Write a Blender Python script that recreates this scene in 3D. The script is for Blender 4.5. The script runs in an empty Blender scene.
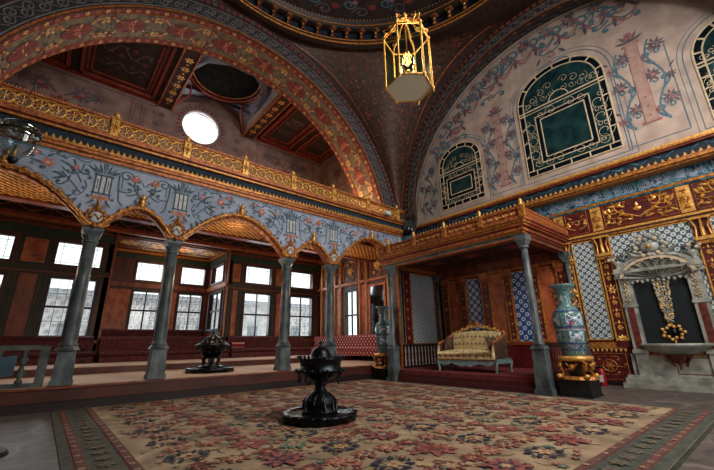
import bpy, math, random
from math import pi, sin, cos, sqrt, atan2
from mathutils import Vector, Matrix
random.seed(7)
SC = bpy.context.scene
COL = SC.collection
R_ = random.random
def U(a, b): return random.uniform(a, b)

# ---------------------------------------------------------------- materials
def lin(c):
    return tuple(((x/255)/12.92 if x/255 <= .04045 else (((x/255)+.055)/1.055)**2.4) for x in c) + (1,)
def newmat(name):
    m = bpy.data.materials.new(name); m.use_nodes = True
    nt = m.node_tree; nt.nodes.clear()
    o = nt.nodes.new('ShaderNodeOutputMaterial'); b = nt.nodes.new('ShaderNodeBsdfPrincipled')
    nt.links.new(b.outputs[0], o.inputs[0])
    return m, nt, b
def mat(name, c1, c2=None, scale=6, rough=.6, metal=0, bump=0, stretch=(1, 1, 1), detail=6, lo=.35, hi=.65, c3=None, emis=None):
    m, nt, b = newmat(name); N = nt.nodes; L = nt.links
    b.inputs['Roughness'].default_value = rough; b.inputs['Metallic'].default_value = metal
    if c2 is None:
        b.inputs['Base Color'].default_value = lin(c1)
    else:
        tc = N.new('ShaderNodeTexCoord'); mp = N.new('ShaderNodeMapping'); mp.inputs['Scale'].default_value = stretch
        nz = N.new('ShaderNodeTexNoise'); nz.inputs['Scale'].default_value = scale; nz.inputs['Detail'].default_value = detail
        cr = N.new('ShaderNodeValToRGB'); e = cr.color_ramp.elements
        e[0].position = lo; e[0].color = lin(c1); e[1].position = hi; e[1].color = lin(c2)
        if c3: k = cr.color_ramp.elements.new((lo+hi)/2); k.color = lin(c3)
        L.new(tc.outputs['Object'], mp.inputs[0]); L.new(mp.outputs[0], nz.inputs[0]); L.new(nz.outputs[0], cr.inputs[0])
        L.new(cr.outputs[0], b.inputs['Base Color'])
        if bump:
            bp = N.new('ShaderNodeBump'); bp.inputs['Strength'].default_value = bump; bp.inputs['Distance'].default_value = .02
            L.new(nz.outputs[0], bp.inputs['Height']); L.new(bp.outputs[0], b.inputs['Normal'])
    if rough >= 1: b.inputs['Specular IOR Level'].default_value = .05
    if emis:
        b.inputs['Emission Color'].default_value = lin(emis[0]); b.inputs['Emission Strength'].default_value = emis[1]
    return m
def glass(name, tint, trans=.85, rough=.05):
    m = bpy.data.materials.new(name); m.use_nodes = True; nt = m.node_tree; nt.nodes.clear()
    o = nt.nodes.new('ShaderNodeOutputMaterial'); mx = nt.nodes.new('ShaderNodeMixShader')
    t = nt.nodes.new('ShaderNodeBsdfTransparent'); g = nt.nodes.new('ShaderNodeBsdfGlossy')
    t.inputs[0].default_value = lin(tint); g.inputs['Roughness'].default_value = rough
    mx.inputs[0].default_value = 1-trans
    nt.links.new(t.outputs[0], mx.inputs[1]); nt.links.new(g.outputs[0], mx.inputs[2]); nt.links.new(mx.outputs[0], o.inputs[0])
    return m
def tilemat(name, ax, s, stops, asp=1.0, rough=.3, noise=.0):
    """glazed tile repeat: staggered rings; ax gives the two object axes"""
    m, nt, b = newmat(name); N = nt.nodes; L = nt.links
    b.inputs['Roughness'].default_value = rough
    tc = N.new('ShaderNodeTexCoord'); sp = N.new('ShaderNodeSeparateXYZ'); L.new(tc.outputs['Object'], sp.inputs[0])
    def M(op, a, bb=None, c=None):
        n = N.new('ShaderNodeMath'); n.operation = op
        for i, x in enumerate((a, bb, c)):
            if x is None: continue
            if isinstance(x, (int, float)): n.inputs[i].default_value = x
            else: L.new(x, n.inputs[i])
        return n.outputs[0]
    u = M('DIVIDE', sp.outputs[ax[0]], s); v = M('DIVIDE', sp.outputs[ax[1]], s*asp)
    def ring(du):
        a = M('SUBTRACT', M('FRACT', M('ADD', u, du)), .5); c = M('SUBTRACT', M('FRACT', M('ADD', v, du)), .5)
        return M('SQRT', M('ADD', M('MULTIPLY', a, a), M('MULTIPLY', c, c)))
    d = M('MINIMUM', ring(0), ring(.5))
    cr = N.new('ShaderNodeValToRGB'); cr.color_ramp.interpolation = 'CONSTANT'
    e = cr.color_ramp.elements
    e[0].position = 0; e[0].color = lin(stops[0][1]); e[1].position = stops[1][0]; e[1].color = lin(stops[1][1])
    for p, c in stops[2:]:
        k = cr.color_ramp.elements.new(p); k.color = lin(c)
    L.new(M('MULTIPLY', d, 2), cr.inputs[0])
    if noise:
        nz = N.new('ShaderNodeTexNoise'); nz.inputs['Scale'].default_value = 2.5
        mx = N.new('ShaderNodeMixRGB'); mx.blend_type = 'MULTIPLY'; mx.inputs[0].default_value = noise
        L.new(tc.outputs['Object'], nz.inputs[0])
        L.new(cr.outputs[0], mx.inputs[1]); L.new(nz.outputs[0], mx.inputs[2]); L.new(mx.outputs[0], b.inputs['Base Color'])
    else: L.new(cr.outputs[0], b.inputs['Base Color'])
    return m

G = {}
G['gold'] = mat('gilded_wood', (214, 146, 70), (136, 80, 34), 14, .42, .4, .2)
G['goldb'] = mat('bright_gilding', (246, 196, 106), (198, 132, 58), 18, .38, .4, .2)
G['goldo'] = mat('coppery_gilding', (196, 116, 62), (122, 62, 32), 12, .5, .25, .15)
G['blue'] = mat('pale_blue_painted_plaster', (164, 175, 196), (134, 147, 170), 3, .7, 0, .05)
G['scroll'] = mat('dark_teal_paint', (72, 96, 112), (52, 74, 88), 8, .7)
G['scrollm'] = mat('grey_blue_paint', (104, 122, 138), (80, 98, 114), 8, .7)
G['orange'] = mat('orange_paint', (196, 120, 96), (170, 92, 70), 8, .7)
G['white'] = mat('white_paint', (206, 208, 206), (170, 174, 176), 10, .6)
G['tealdk'] = mat('dark_teal_frieze', (18, 44, 62), (10, 28, 42), 5, .8)
G['cream'] = mat('cream_painted_plaster', (192, 172, 160), (164, 144, 134), 2.2, .75, 0, .04)
G['pink'] = mat('rose_paint', (164, 112, 108), (140, 86, 86), 10, .7)
G['mauve'] = mat('mauve_grey_paint', (106, 92, 100), (84, 74, 86), 10, .7)
G['board'] = mat('dusky_blue_board', (58, 84, 96), (44, 66, 78), 6, .6)
G['tblue'] = mat('faded_blue_paint', (92, 124, 138), (70, 100, 118), 10, .7)
G['red'] = mat('crimson_lacquered_wood', (104, 26, 32), (70, 14, 20), 4, .45)
G['terra'] = mat('terracotta_marbled_panel', (188, 102, 62), (138, 62, 34), 5, .45, 0, 0, (1, 1, .6))
G['wood'] = mat('dark_red_brown_wood', (86, 44, 30), (52, 24, 17), 4, .5, 0, .05, (1, 1, .25))
G['woodl'] = mat('reddish_brown_wood_moulding', (132, 66, 42), (88, 38, 24), 5, .45, 0, .05, (1, 1, .3))
G['dkgild'] = mat('dulled_gilt_paint', (112, 72, 44), (80, 50, 34), 10, .5, .3)
G['meddk'] = mat('dull_black_green_ceiling_paint', (34, 30, 26), (20, 20, 18), 4, 1)
G['wooddk'] = mat('near_black_wood', (40, 24, 20), (24, 14, 12), 5, .5)
G['green'] = mat('dark_green_paint', (34, 60, 50), (22, 42, 36), 5, .6)
G['marble'] = mat('grey_green_veined_marble', (96, 106, 108), (46, 56, 62), 6, .45, 0, .03, (1, 1, .45), 10)
G['marbw'] = mat('pale_grey_marble', (176, 176, 168), (120, 124, 118), 4, .35, 0, .03, (1, 1, 1), 9)
G['railm'] = mat('dimmed_marble', (84, 90, 86), (44, 50, 50), 6, .6, 0, .05)  # railing marble, colour darkened to stand in for the dim left side
G['marbr'] = mat('red_porphyry_inlay', (122, 56, 46), (74, 30, 28), 14, .4)
G['marbdk'] = mat('dark_green_marble_slab', (10, 28, 34), (4, 14, 20), 6, .55)
G['bronze'] = mat('black_bronze', (30, 36, 42), (14, 18, 22), 9, .33, .7, .15)
G['iron'] = mat('wrought_iron', (34, 36, 40), (20, 22, 26), 9, .5, .5)
G['divan'] = mat('crimson_damask', (96, 32, 36), (48, 14, 18), 16, .85, 0, .1, lo=.42, hi=.58)

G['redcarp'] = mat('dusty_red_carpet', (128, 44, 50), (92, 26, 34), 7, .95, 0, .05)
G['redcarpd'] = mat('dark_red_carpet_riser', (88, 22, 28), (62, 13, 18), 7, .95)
G['mat'] = mat('pale_straw_matting', (206, 176, 152), (172, 140, 118), 6, .8, 0, .03, (.3, 6, 1))
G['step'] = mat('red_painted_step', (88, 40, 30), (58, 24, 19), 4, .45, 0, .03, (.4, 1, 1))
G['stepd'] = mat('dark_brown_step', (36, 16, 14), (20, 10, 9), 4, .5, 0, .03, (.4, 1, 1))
G['mauvewall'] = mat('mauve_plaster', (150, 124, 118), (118, 94, 92), 2, .8, 0, .04)
G['rededge'] = mat('brick_red_moulding', (150, 64, 40), (108, 40, 26), 6, .5)
G['dkpanel'] = mat('dark_painted_ceiling', (58, 40, 36), (34, 26, 26), 4, .7)
G['pend'] = mat('dark_brown_gilt_brocade', (66, 42, 34), (36, 24, 22), 7, .55, .2, .15, lo=.42, hi=.6)
G['grey'] = mat('dark_slate_paint', (50, 52, 54), (34, 37, 40), 6, .85)
G['greyl'] = mat('warm_grey_stencil_paint', (134, 130, 128), (104, 102, 102), 6, .85)
G['colp'] = mat('pale_rose_paint', (176, 146, 136), (156, 122, 114), 6, .8)
G['dkred'] = mat('oxblood_paint', (70, 34, 34), (44, 20, 22), 6, .85)
G['soffit'] = mat('olive_grey_painted_soffit', (146, 130, 106), (112, 96, 80), 5, .7)
G['soffed'] = mat('dusty_red_border_paint', (140, 62, 56), (108, 42, 40), 6, .7)
G['ivory'] = mat('ivory_paint', (240, 200, 128), (204, 156, 92), 8, .6, .2)
G['carp_r'] = mat('rug_red_wool', (160, 88, 76), (126, 64, 58), 14, .95)
G['carp_m'] = mat('rug_maroon_wool', (124, 66, 56), (92, 44, 42), 14, .95)
G['carp_b'] = mat('rug_navy_wool', (40, 48, 72), (26, 32, 52), 14, .95)
G['carp_g'] = mat('rug_green_wool', (72, 112, 96), (58, 88, 78), 14, .95)
G['carp_o'] = mat('rug_sand_wool', (190, 158, 122), (160, 126, 94), 14, .95)
G['carp_f'] = mat('rug_field_olive_sand_wool', (174, 152, 120), (126, 110, 86), 2.6, .95, 0, .1, c3=(154, 130, 104), detail=12)
G['carp_f2'] = mat('rug_border_flower_wool', (108, 102, 82), (84, 80, 68), 12, .95)
G['carp_bd'] = mat('rug_border_grey_green_wool', (82, 84, 74), (58, 62, 58), 9, .95, 0, .1)
G['carp_br'] = mat('rug_border_red_stripe_wool', (112, 72, 64), (84, 50, 46), 16, .95)
G['sofa'] = mat('straw_gold_damask', (242, 224, 172), (206, 180, 124), 9, .8, 0, .1)
G['sofad'] = mat('brown_damask_motif', (112, 74, 46), (84, 52, 34), 9, .8)
G['sofadk'] = mat('brown_patterned_upholstery', (98, 74, 52), (56, 38, 28), 22, .8, lo=.45, hi=.55)
G['paleb'] = mat('pale_turquoise_lacquer', (150, 178, 180), (112, 140, 144), 8, .4)
G['vase'] = mat('celadon_porcelain', (112, 146, 142), (58, 96, 104), 26, .22, 0, 0, lo=.4, hi=.6)
G['vasew'] = mat('white_porcelain_enamel', (190, 204, 214), (140, 160, 186), 20, .22)
G['vasep'] = mat('rose_enamel', (176, 92, 122), (120, 60, 110), 20, .25)
G['vaseb'] = mat('cobalt_enamel', (52, 72, 140), (34, 48, 100), 20, .25)
G['black'] = mat('black_lacquer', (12, 12, 15), (5, 5, 7), 6, .55)
G['extred'] = mat('extinguisher_red_enamel', (150, 24, 34), None, rough=.35)
G['wplastic'] = mat('white_plastic', (212, 214, 212), None, rough=.4)
G['mirror'] = mat('old_mirror_glass', (120, 124, 126), None, rough=.06, metal=1)
G['teal_glass'] = mat('dark_teal_stained_glass', (34, 64, 66), (16, 38, 42), 3, .18)
G['black_glass'] = mat('near_black_blue_glass', (12, 22, 32), None, rough=.15)
G['cames'] = mat('ivory_plaster_cames', (216, 198, 168), (180, 160, 130), 9, .6)
G['clear'] = glass('clear_window_glass', (245, 250, 252), .94)
G['lglass'] = glass('pale_green_lantern_glass', (176, 198, 188), .94, .25)
def frosted():
    m, nt, b = newmat('frosted_milk_glass'); b.inputs['Base Color'].default_value = lin((228, 230, 212)); b.inputs['Roughness'].default_value = .4
    tr = nt.nodes.new('ShaderNodeBsdfTranslucent'); tr.inputs[0].default_value = lin((236, 238, 222)); mx = nt.nodes.new('ShaderNodeMixShader'); mx.inputs[0].default_value = .07
    nt.links.new(b.outputs[0], mx.inputs[1]); nt.links.new(tr.outputs[0], mx.inputs[2]); nt.links.new(mx.outputs[0], nt.nodes['Material Output'].inputs[0]); return m
G['frost'] = frosted()
G['jar'] = glass('clear_blown_glass', (214, 226, 228), .72, .08)
G['stone_out'] = mat('pale_courtyard_stone', (214, 210, 206), (172, 172, 174), 2, .9)
G['stone_grey'] = mat('weathered_grey_stone', (150, 156, 160), (120, 126, 130), 3, .9)
G['roofout'] = mat('lead_sheet_roof', (170, 174, 178), None, rough=.7)
G['plain'] = mat('dim_painted_plaster', (96, 84, 78), (76, 66, 62), 2, .85)
G['latt'] = mat('dark_olive_ceiling_ground', (74, 58, 38), (48, 38, 26), 9, .7)
# glazed tiles
G['tile_sm'] = tilemat('blue_white_diamond_tile', (0, 2), .155, [(0, (52, 88, 132)), (.22, (206, 214, 216)), (.62, (40, 62, 96))], 1, .3)
G['tile_hex'] = tilemat('cobalt_ring_tile', (1, 2), .29, [(0, (34, 62, 120)), (.24, (210, 220, 224)), (.46, (44, 84, 146)), (.8, (24, 48, 100))], 1, .3)
G['tile_wall'] = tilemat('slate_blue_medallion_tile', (1, 2), .2, [(0, (86, 118, 152)), (.2, (206, 210, 206)), (.6, (44, 66, 84)), (.68, (62, 94, 118))], 1.0, .3)
G['divan2'] = tilemat('rose_and_ivory_damask', (1, 2), .21, [(0, (206, 172, 160)), (.34, (196, 96, 92)), (.5, (120, 28, 38))], 1.1, .85)
G['tile_ins'] = mat('turquoise_calligraphy_tile', (26, 66, 92), (92, 150, 164), 5, .25, 0, 0, (1, 1.2, 2), 4, .4, .62)
G['tile_insb'] = mat('cobalt_calligraphy_tile', (24, 30, 84), (44, 58, 130), 4, .25)
G['calli'] = mat('pale_lilac_glaze', (182, 190, 216), (140, 168, 196), 6, .25)
# stone floor with joints
def stonefloor():
    m, nt, b = newmat('worn_stone_paving'); N = nt.nodes; L = nt.links
    tc = N.new('ShaderNodeTexCoord'); mp = N.new('ShaderNodeMapping'); mp.inputs['Scale'].default_value = (.75, 1.5, 1)
    v = N.new('ShaderNodeTexVoronoi'); v.feature = 'DISTANCE_TO_EDGE'; v.inputs['Scale'].default_value = 1.1
    nz = N.new('ShaderNodeTexNoise'); nz.inputs['Scale'].default_value = 5; nz.inputs['Detail'].default_value = 8
    n2 = N.new('ShaderNodeTexNoise'); n2.inputs['Scale'].default_value = 1.2
    ad = N.new('ShaderNodeMixRGB'); ad.blend_type = 'ADD'; ad.inputs[0].default_value = .25
    c1 = N.new('ShaderNodeValToRGB'); c1.color_ramp.elements[0].color = lin((64, 62, 62)); c1.color_ramp.elements[1].color = lin((108, 96, 92))
    c1.color_ramp.elements[0].position = .3; c1.color_ramp.elements[1].position = .7
    c2 = N.new('ShaderNodeValToRGB'); c2.color_ramp.elements[0].color = (1, 1, 1, 1); c2.color_ramp.elements[1].color = (0, 0, 0, 1)
    c2.color_ramp.elements[0].position = .008; c2.color_ramp.elements[1].position = .025
    mx = N.new('ShaderNodeMixRGB'); mx.inputs[2].default_value = lin((122, 112, 106))
    L.new(tc.outputs['Object'], mp.inputs[0]); L.new(tc.outputs['Object'], nz.inputs[0]); L.new(tc.outputs['Object'], n2.inputs[0])
    L.new(mp.outputs[0], ad.inputs[1]); L.new(n2.outputs['Color'], ad.inputs[2]); L.new(ad.outputs[0], v.inputs['Vector'])
    L.new(nz.outputs[0], c1.inputs[0]); L.new(v.outputs['Distance'], c2.inputs[0]); L.new(c2.outputs[0], mx.inputs[0])
    L.new(c1.outputs[0], mx.inputs[1]); L.new(mx.outputs[0], b.inputs['Base Color']); b.inputs['Roughness'].default_value = .5
    bp = N.new('ShaderNodeBump'); bp.inputs['Strength'].default_value = .3; L.new(nz.outputs[0], bp.inputs['Height']); L.new(bp.outputs[0], b.inputs['Normal'])
    return m
G['stone'] = stonefloor()

# ---------------------------------------------------------------- mesh builder
class MB:
    lay = .00012
    def __init__(s): s.v = []; s.f = []; s.m = []; s.k = []; s.sm = []
    def mi(s, m):
        if m not in s.k: s.k.append(m)
        return s.k.index(m)
    def add(s, vs, fs, m, smooth=False):
        o = len(s.v); s.v.extend([tuple(p) for p in vs]); i = s.mi(m)
        for f in fs: s.f.append(tuple(o+a for a in f)); s.m.append(i); s.sm.append(smooth)
    def box(s, x0, x1, y0, y1, z0, z1, m):
        x0, x1 = sorted((x0, x1)); y0, y1 = sorted((y0, y1)); z0, z1 = sorted((z0, z1))
        s.add([(x0, y0, z0), (x1, y0, z0), (x1, y1, z0), (x0, y1, z0), (x0, y0, z1), (x1, y0, z1), (x1, y1, z1), (x0, y1, z1)],
              [(3, 2, 1, 0), (4, 5, 6, 7), (0, 1, 5, 4), (1, 2, 6, 5), (2, 3, 7, 6), (3, 0, 4, 7)], m)
    def frustum(s, cx, cy, z0, z1, a0, a1, m, n=4, rot=pi/4):
        P = []
        for z, a in ((z0, a0), (z1, a1)):
            for i in range(n):
                t = rot+2*pi*i/n; P.append((cx+a*cos(t), cy+a*sin(t), z))
        s.add(P, [tuple(range(n-1, -1, -1)), tuple(range(n, 2*n))]+[(i, (i+1) % n, n+(i+1) % n, n+i) for i in range(n)], m)
    def lathe(s, cx, cy, prof, m, n=24, scal=0, sn=8, smooth=True):
        P = []; F = []
        for r, z in prof:
            for i in range(n):
                t = 2*pi*i/n; rr = r*(1+scal*abs(sin(sn*t/2))) if scal else r
                P.append((cx+rr*cos(t), cy+rr*sin(t), z))
        for j in range(len(prof)-1):
            for i in range(n):
                a = j*n+i; b = j*n+(i+1) % n; F.append((a, b, b+n, a+n))
        F.append(tuple(range(n-1, -1, -1))); q = (len(prof)-1)*n; F.append(tuple(range(q, q+n)))
        s.add(P, F, m, smooth)
    def tube(s, pts, r, m, n=6, r1=None, smooth=True):
        P = []; F = []; k = len(pts); pts = [Vector(p) for p in pts]
        up = Vector((0.31, .17, 1)).normalized()
        for j in range(k):
            d = (pts[min(j+1, k-1)]-pts[max(j-1, 0)])
            if d.length < 1e-9: d = Vector((0, 0, 1))
            d.normalize(); a = d.cross(up)
            if a.length < .05: a = d.cross(Vector((1, 0, 0)))
            a.normalize(); b = d.cross(a)
            rr = r if r1 is None else r+(r1-r)*j/(k-1)
            for i in range(n):
                t = 2*pi*i/n; P.append(pts[j]+a*(rr*cos(t))+b*(rr*sin(t)))
        for j in range(k-1):
            for i in range(n):
                F.append((j*n+i, j*n+(i+1) % n, (j+1)*n+(i+1) % n, (j+1)*n+i))
        F.append(tuple(range(n))); F.append(tuple((k-1)*n+i for i in range(n-1, -1, -1)))
        s.add(P, F, m, smooth)
    def ball(s, c, r, m, n=10, sc=(1, 1, 1)):
        P = []; F = []; h = n//2
        for j in range(h+1):
            ph = pi*j/h
            for i in range(n):
                t = 2*pi*i/n; P.append((c[0]+r*sc[0]*sin(ph)*cos(t), c[1]+r*sc[1]*sin(ph)*sin(t), c[2]+r*sc[2]*cos(ph)))
        for j in range(h):
            for i in range(n): F.append((j*n+i, (j+1)*n+i, (j+1)*n+(i+1) % n, j*n+(i+1) % n))
        s.add(P, F, m, True)
    def grid(s, fn, nu, nv, m, smooth=True, flip=False):
        P = [fn(i/nu, j/nv) for j in range(nv+1) for i in range(nu+1)]; F = []
        for j in range(nv):
            for i in range(nu):
                a = j*(nu+1)+i; q = (a, a+1, a+nu+2, a+nu+1)
                F.append(q[::-1] if flip else q)
        s.add(P, F, m, smooth)
    def orn(s, O, mp, h0=.004):
        """lay an ornament (2D strokes and patches) on a surface given by mp(u,v,height)"""
        ix = 0; st = s.lay
        for pts, w0, w1, m, rz in O.S:
            ix += 1; h = h0+(ix % 41)*st
            k = len(pts); P = []; F = []
            for j, (u, v) in enumerate(pts):
                a = pts[max(j-1, 0)]; b = pts[min(j+1, k-1)]; dx, dy = b[0]-a[0], b[1]-a[1]; L = math.hypot(dx, dy) or 1
                t = j/(k-1); w = (w0+(w1-w0)*t)/2; nx, ny = -dy/L*w, dx/L*w
                P += [mp(u+nx, v+ny, h), mp(u, v, h+rz), mp(u-nx, v-ny, h)]
            for j in range(k-1):
                a = 3*j; F += [(a, a+1, a+4, a+3), (a+1, a+2, a+5, a+4)]
            s.add(P, F, m)
        ix = 0; h1 = h0 if not O.S else h0+41*st
        for pts, m, rz in O.P:
            ix += 1; h = h1+(ix % 97)*st
            k = len(pts); cu = sum(p[0] for p in pts)/k; cv = sum(p[1] for p in pts)/k
            P = [mp(cu, cv, h+.0005+rz)]+[mp(u, v, h) for u, v in pts]
            s.add(P, [(0, 1+i, 1+(i+1) % k) for i in range(k)], m)
    def build(s, name, parent=None, kind=None, loc=None):
        me = bpy.data.meshes.new(name); me.from_pydata(s.v, [], s.f)
        for k in s.k: me.materials.append(G[k])
        me.polygons.foreach_set('material_index', s.m); me.polygons.foreach_set('use_smooth', s.sm); me.update()
        o = bpy.data.objects.new(name, me); COL.objects.link(o)
        if parent: o.parent = parent
        if kind: o['kind'] = kind
        if loc: o.location = loc
        return o

class Orn:
    def __init__(s): s.S = []; s.P = []
    def line(s, pts, w, m, w1=None, rz=0.0): s.S.append((pts, w, w if w1 is None else w1, m, rz))
    def patch(s, pts, m, rz=0.0): s.P.append((pts, m, rz))
    def rect(s, u0, u1, v0, v1, m, rz=0.0): s.patch([(u0, v0), (u1, v0), (u1, v1), (u0, v1)], m, rz)
    def frame(s, u0, u1, v0, v1, w, m, rz=0.0):
        s.line([(u0, v0), (u1, v0)], w, m, None, rz); s.line([(u1, v0), (u1, v1)], w, m, None, rz)
        s.line([(u1, v1), (u0, v1)], w, m, None, rz); s.line([(u0, v1), (u0, v0)], w, m, None, rz)
    def spiral(s, cx, cy, r, a0, turns, m, w, rz=0.0, n=20):
        """curls inward from angle a0"""
        s.line([(cx+r*(1-.8*i/n)*cos(a0+turns*2*pi*i/n), cy+r*(1-.8*i/n)*sin(a0+turns*2*pi*i/n)) for i in range(n+1)], w*.8, m, w*1.3, rz)
    def curl(s, x, y, a, L, side, m, w, rz=0.0):
        """a stem that leaves (x,y) along angle a and rolls into a spiral on one side"""
        pts = []; px, py, ang = x, y, a; n = 22; st = L/n
        for i in range(n+1):
            pts.append((px, py)); k = i/n
            ang += side*(.03+.62*k*k); st = L/n*(1.15-.75*k)
            px += st*cos(ang); py += st*sin(ang)
        s.line(pts, w, m, w*.7, rz)
        e = pts[-1]; s.disc(e[0], e[1], w*1.1, m, 6, rz)
        return pts
    def disc(s, x, y, r, m, n=8, rz=0.0, ry=None):
        ry = ry or r; s.patch([(x+r*cos(2*pi*i/n), y+ry*sin(2*pi*i/n)) for i in range(n)], m, rz)
    def leaf(s, x, y, a, L, w, m, rz=0.0):
        ca, sa = cos(a), sin(a)
        q = [(0, 0), (.3, .8), (.65, .7), (1, 0), (.65, -.7), (.3, -.8)]
        s.patch([(x+(t*L)*ca-(b*w/2)*sa, y+(t*L)*sa+(b*w/2)*ca) for t, b in q], m, rz)
    def flower(s, x, y, r, n, m, mc, rz=0.0, a0=0):
        for i in range(n): s.leaf(x+.15*r*cos(a0+2*pi*i/n), y+.15*r*sin(a0+2*pi*i/n), a0+2*pi*i/n, r, r*1.7*pi/n*.8, m, rz)
        s.disc(x, y, r*.28, mc, 8, rz*1.5)
    def rinceau(s, u0, v0, u1, v1, amp, n, m, w, mf=None, rz=0.0, leafm=None):
        """wave stem from one point to another with alternating curls, leaves, flowers"""
        dx, dy = u1-u0, v1-v0; L = math.hypot(dx, dy); a = atan2(dy, dx); ca, sa = cos(a), sin(a)
        T = lambda t, b: (u0+t*ca-b*sa, v0+t*sa+b*ca)
        K = n*10
        s.line([T(L*i/K, amp*.5*sin(pi*i/10)) for i in range(K+1)], w, m, None, rz)
        for k in range(n):
            sg = 1 if k % 2 == 0 else -1; t = L*(k+.25)/n
            x, y = T(t, sg*amp*.42)
            s.curl(x, y, a+sg*.5, min(amp*1.5, L/n*1.2), -sg, m, w*.9, rz)
            x2, y2 = T(L*(k+.75)/n, sg*amp*.25)
            s.leaf(x2, y2, a+sg*1.2, amp*.45, amp*.16, leafm or m, rz); s.leaf(x2, y2, a-sg*.9, amp*.35, amp*.14, leafm or m, rz)
            if mf:
                x3, y3 = T(L*(k+.55)/n, -sg*amp*.55); s.flower(x3, y3, amp*.2, 5, mf, m, rz)
    def mirror(s, c):
        s.S += [([(2*c-u, v) for u, v in p], a, b, m, r) for p, a, b, m, r in s.S]
        s.P += [([(2*c-u, v) for u, v in p], m, r) for p, m, r in s.P]
        return s
    def shift(s, du, dv=0):
        o = Orn(); o.S = [([(u+du, v+dv) for u, v in p], a, b, m, r) for p, a, b, m, r in s.S]
        o.P = [([(u+du, v+dv) for u, v in p], m, r) for p, m, r in s.P]; return o

def empty(name, loc=(0, 0, 0), rz=0):
    o = bpy.data.objects.new(name, None); COL.objects.link(o); o.location = loc; o.rotation_euler = (0, 0, rz); return o
def tag(o, label, cat, group=None, kind=None):
    o['label'] = label; o['category'] = cat
    if group: o['group'] = group
    if kind: o['kind'] = kind
    return o
def dup(root, loc=None, rz=None):
    r = root.copy(); COL.objects.link(r)
    for ch in root.children:
        c = ch.copy(); COL.objects.link(c); c.parent = r
        for g in ch.children:
            d = g.copy(); COL.objects.link(d); d.parent = c
    if loc: r.location = loc
    if rz is not None: r.rotation_euler = (0, 0, rz)
    return r
PY = lambda Y: (lambda u, v, h: (u, Y-h, v))       # surface facing -Y
PX = lambda X: (lambda u, v, h: (X-h, u, v))       # surface facing -X
PZd = lambda Z: (lambda u, v, h: (u, v, Z-h))      # facing down
PZu = lambda Z: (lambda u, v, h: (u, v, Z+h))      # facing up

# ---------------------------------------------------------------- key sizes
YA, XW = 9.87, 12.1          # arcade face, tiled wall face
YB, YC = 16.7, 19.4          # back wall of divan room, back of its bay
BCX, BCY = 3.84, 3.8         # centre of the domed bay
XC = 11.2                    # pendentive corner
ZCO = 5.55                   # underside of cornice

# ---------------------------------------------------------------- floor
b = MB(); b.box(-9, 14, -7, 20.5, -.2, 0, 'stone'); b.build('floor', kind='structure')

# ---------------------------------------------------------------- rug
rx0, rx1, ry0, ry1 = .38, 8.72, 1.05, 9.72
b = MB(); b.box(rx0, rx1, ry0, ry1, 0.0, .012, 'carp_f')
O = Orn()
def rectz(x0, x1, y0, y1, m): O.rect(x0, x1, y0, y1, m)
rectz(rx0, rx0+.62, ry0, ry1, 'carp_bd'); rectz(rx0, rx1, ry0, ry0+.6, 'carp_bd')
b.orn(O, PZu(.012), .0015)
O = Orn()
for x in (.5, .92): O.rect(x, x+.085, ry0+.12, ry1, 'carp_br')
for y in (1.17, 1.56): O.rect(rx0+.12, rx1, y, y+.075, 'carp_br')
for x in (.49, .595, .91, 1.015): O.line([(x, ry0+.1), (x, ry1)], .01, 'carp_m')
for y in (1.165, 1.25, 1.555, 1.64): O.line([(rx0+.1, y), (rx1, y)], .01, 'carp_m')
for i in range(28):
    y = 1.8+i*.29; O.flower(.76, y, .1, 6, 'carp_f2', 'carp_br', a0=i); O.flower(.54, y, .035, 5, 'carp_o', 'carp_b'); O.flower(.962, y+.14, .035, 5, 'carp_o', 'carp_b')
for i in range(26):
    x = 1.1+i*.29; O.flower(x, 1.4, .09, 6, 'carp_f2', 'carp_br', a0=i); O.flower(x, 1.21, .03, 5, 'carp_o', 'carp_b'); O.flower(x, 1.6, .03, 5, 'carp_o', 'carp_b')
b.orn(O, PZu(.012), .003)
O = Orn()
def blob(x, y, rx, ry, m, jag=.28, n=22):
    O.patch([(x+rx*(1+U(-jag, jag)*(i % 2*2-1)*.8)*cos(2*pi*i/n), y+ry*(1+U(-jag, jag))*sin(2*pi*i/n)) for i in range(n)], m)
def palm(x, y, r, m, mc, md):
    for i in range(8):
        a = 2*pi*i/8+U(-.1, .1); O.leaf(x+.2*r*cos(a), y+.2*r*sin(a), a, r*U(.6, .85), r*.42, m)
        O.leaf(x+.5*r*cos(a), y+.5*r*sin(a), a+.8, r*.4, r*.14, md)
    blob(x, y, r*.55, r*.5, m, .15)
    O.flower(x, y, r*.42, 6, md, mc); O.flower(x, y, r*.22, 6, mc, m)
stX, stY = 1.48, .87
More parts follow.
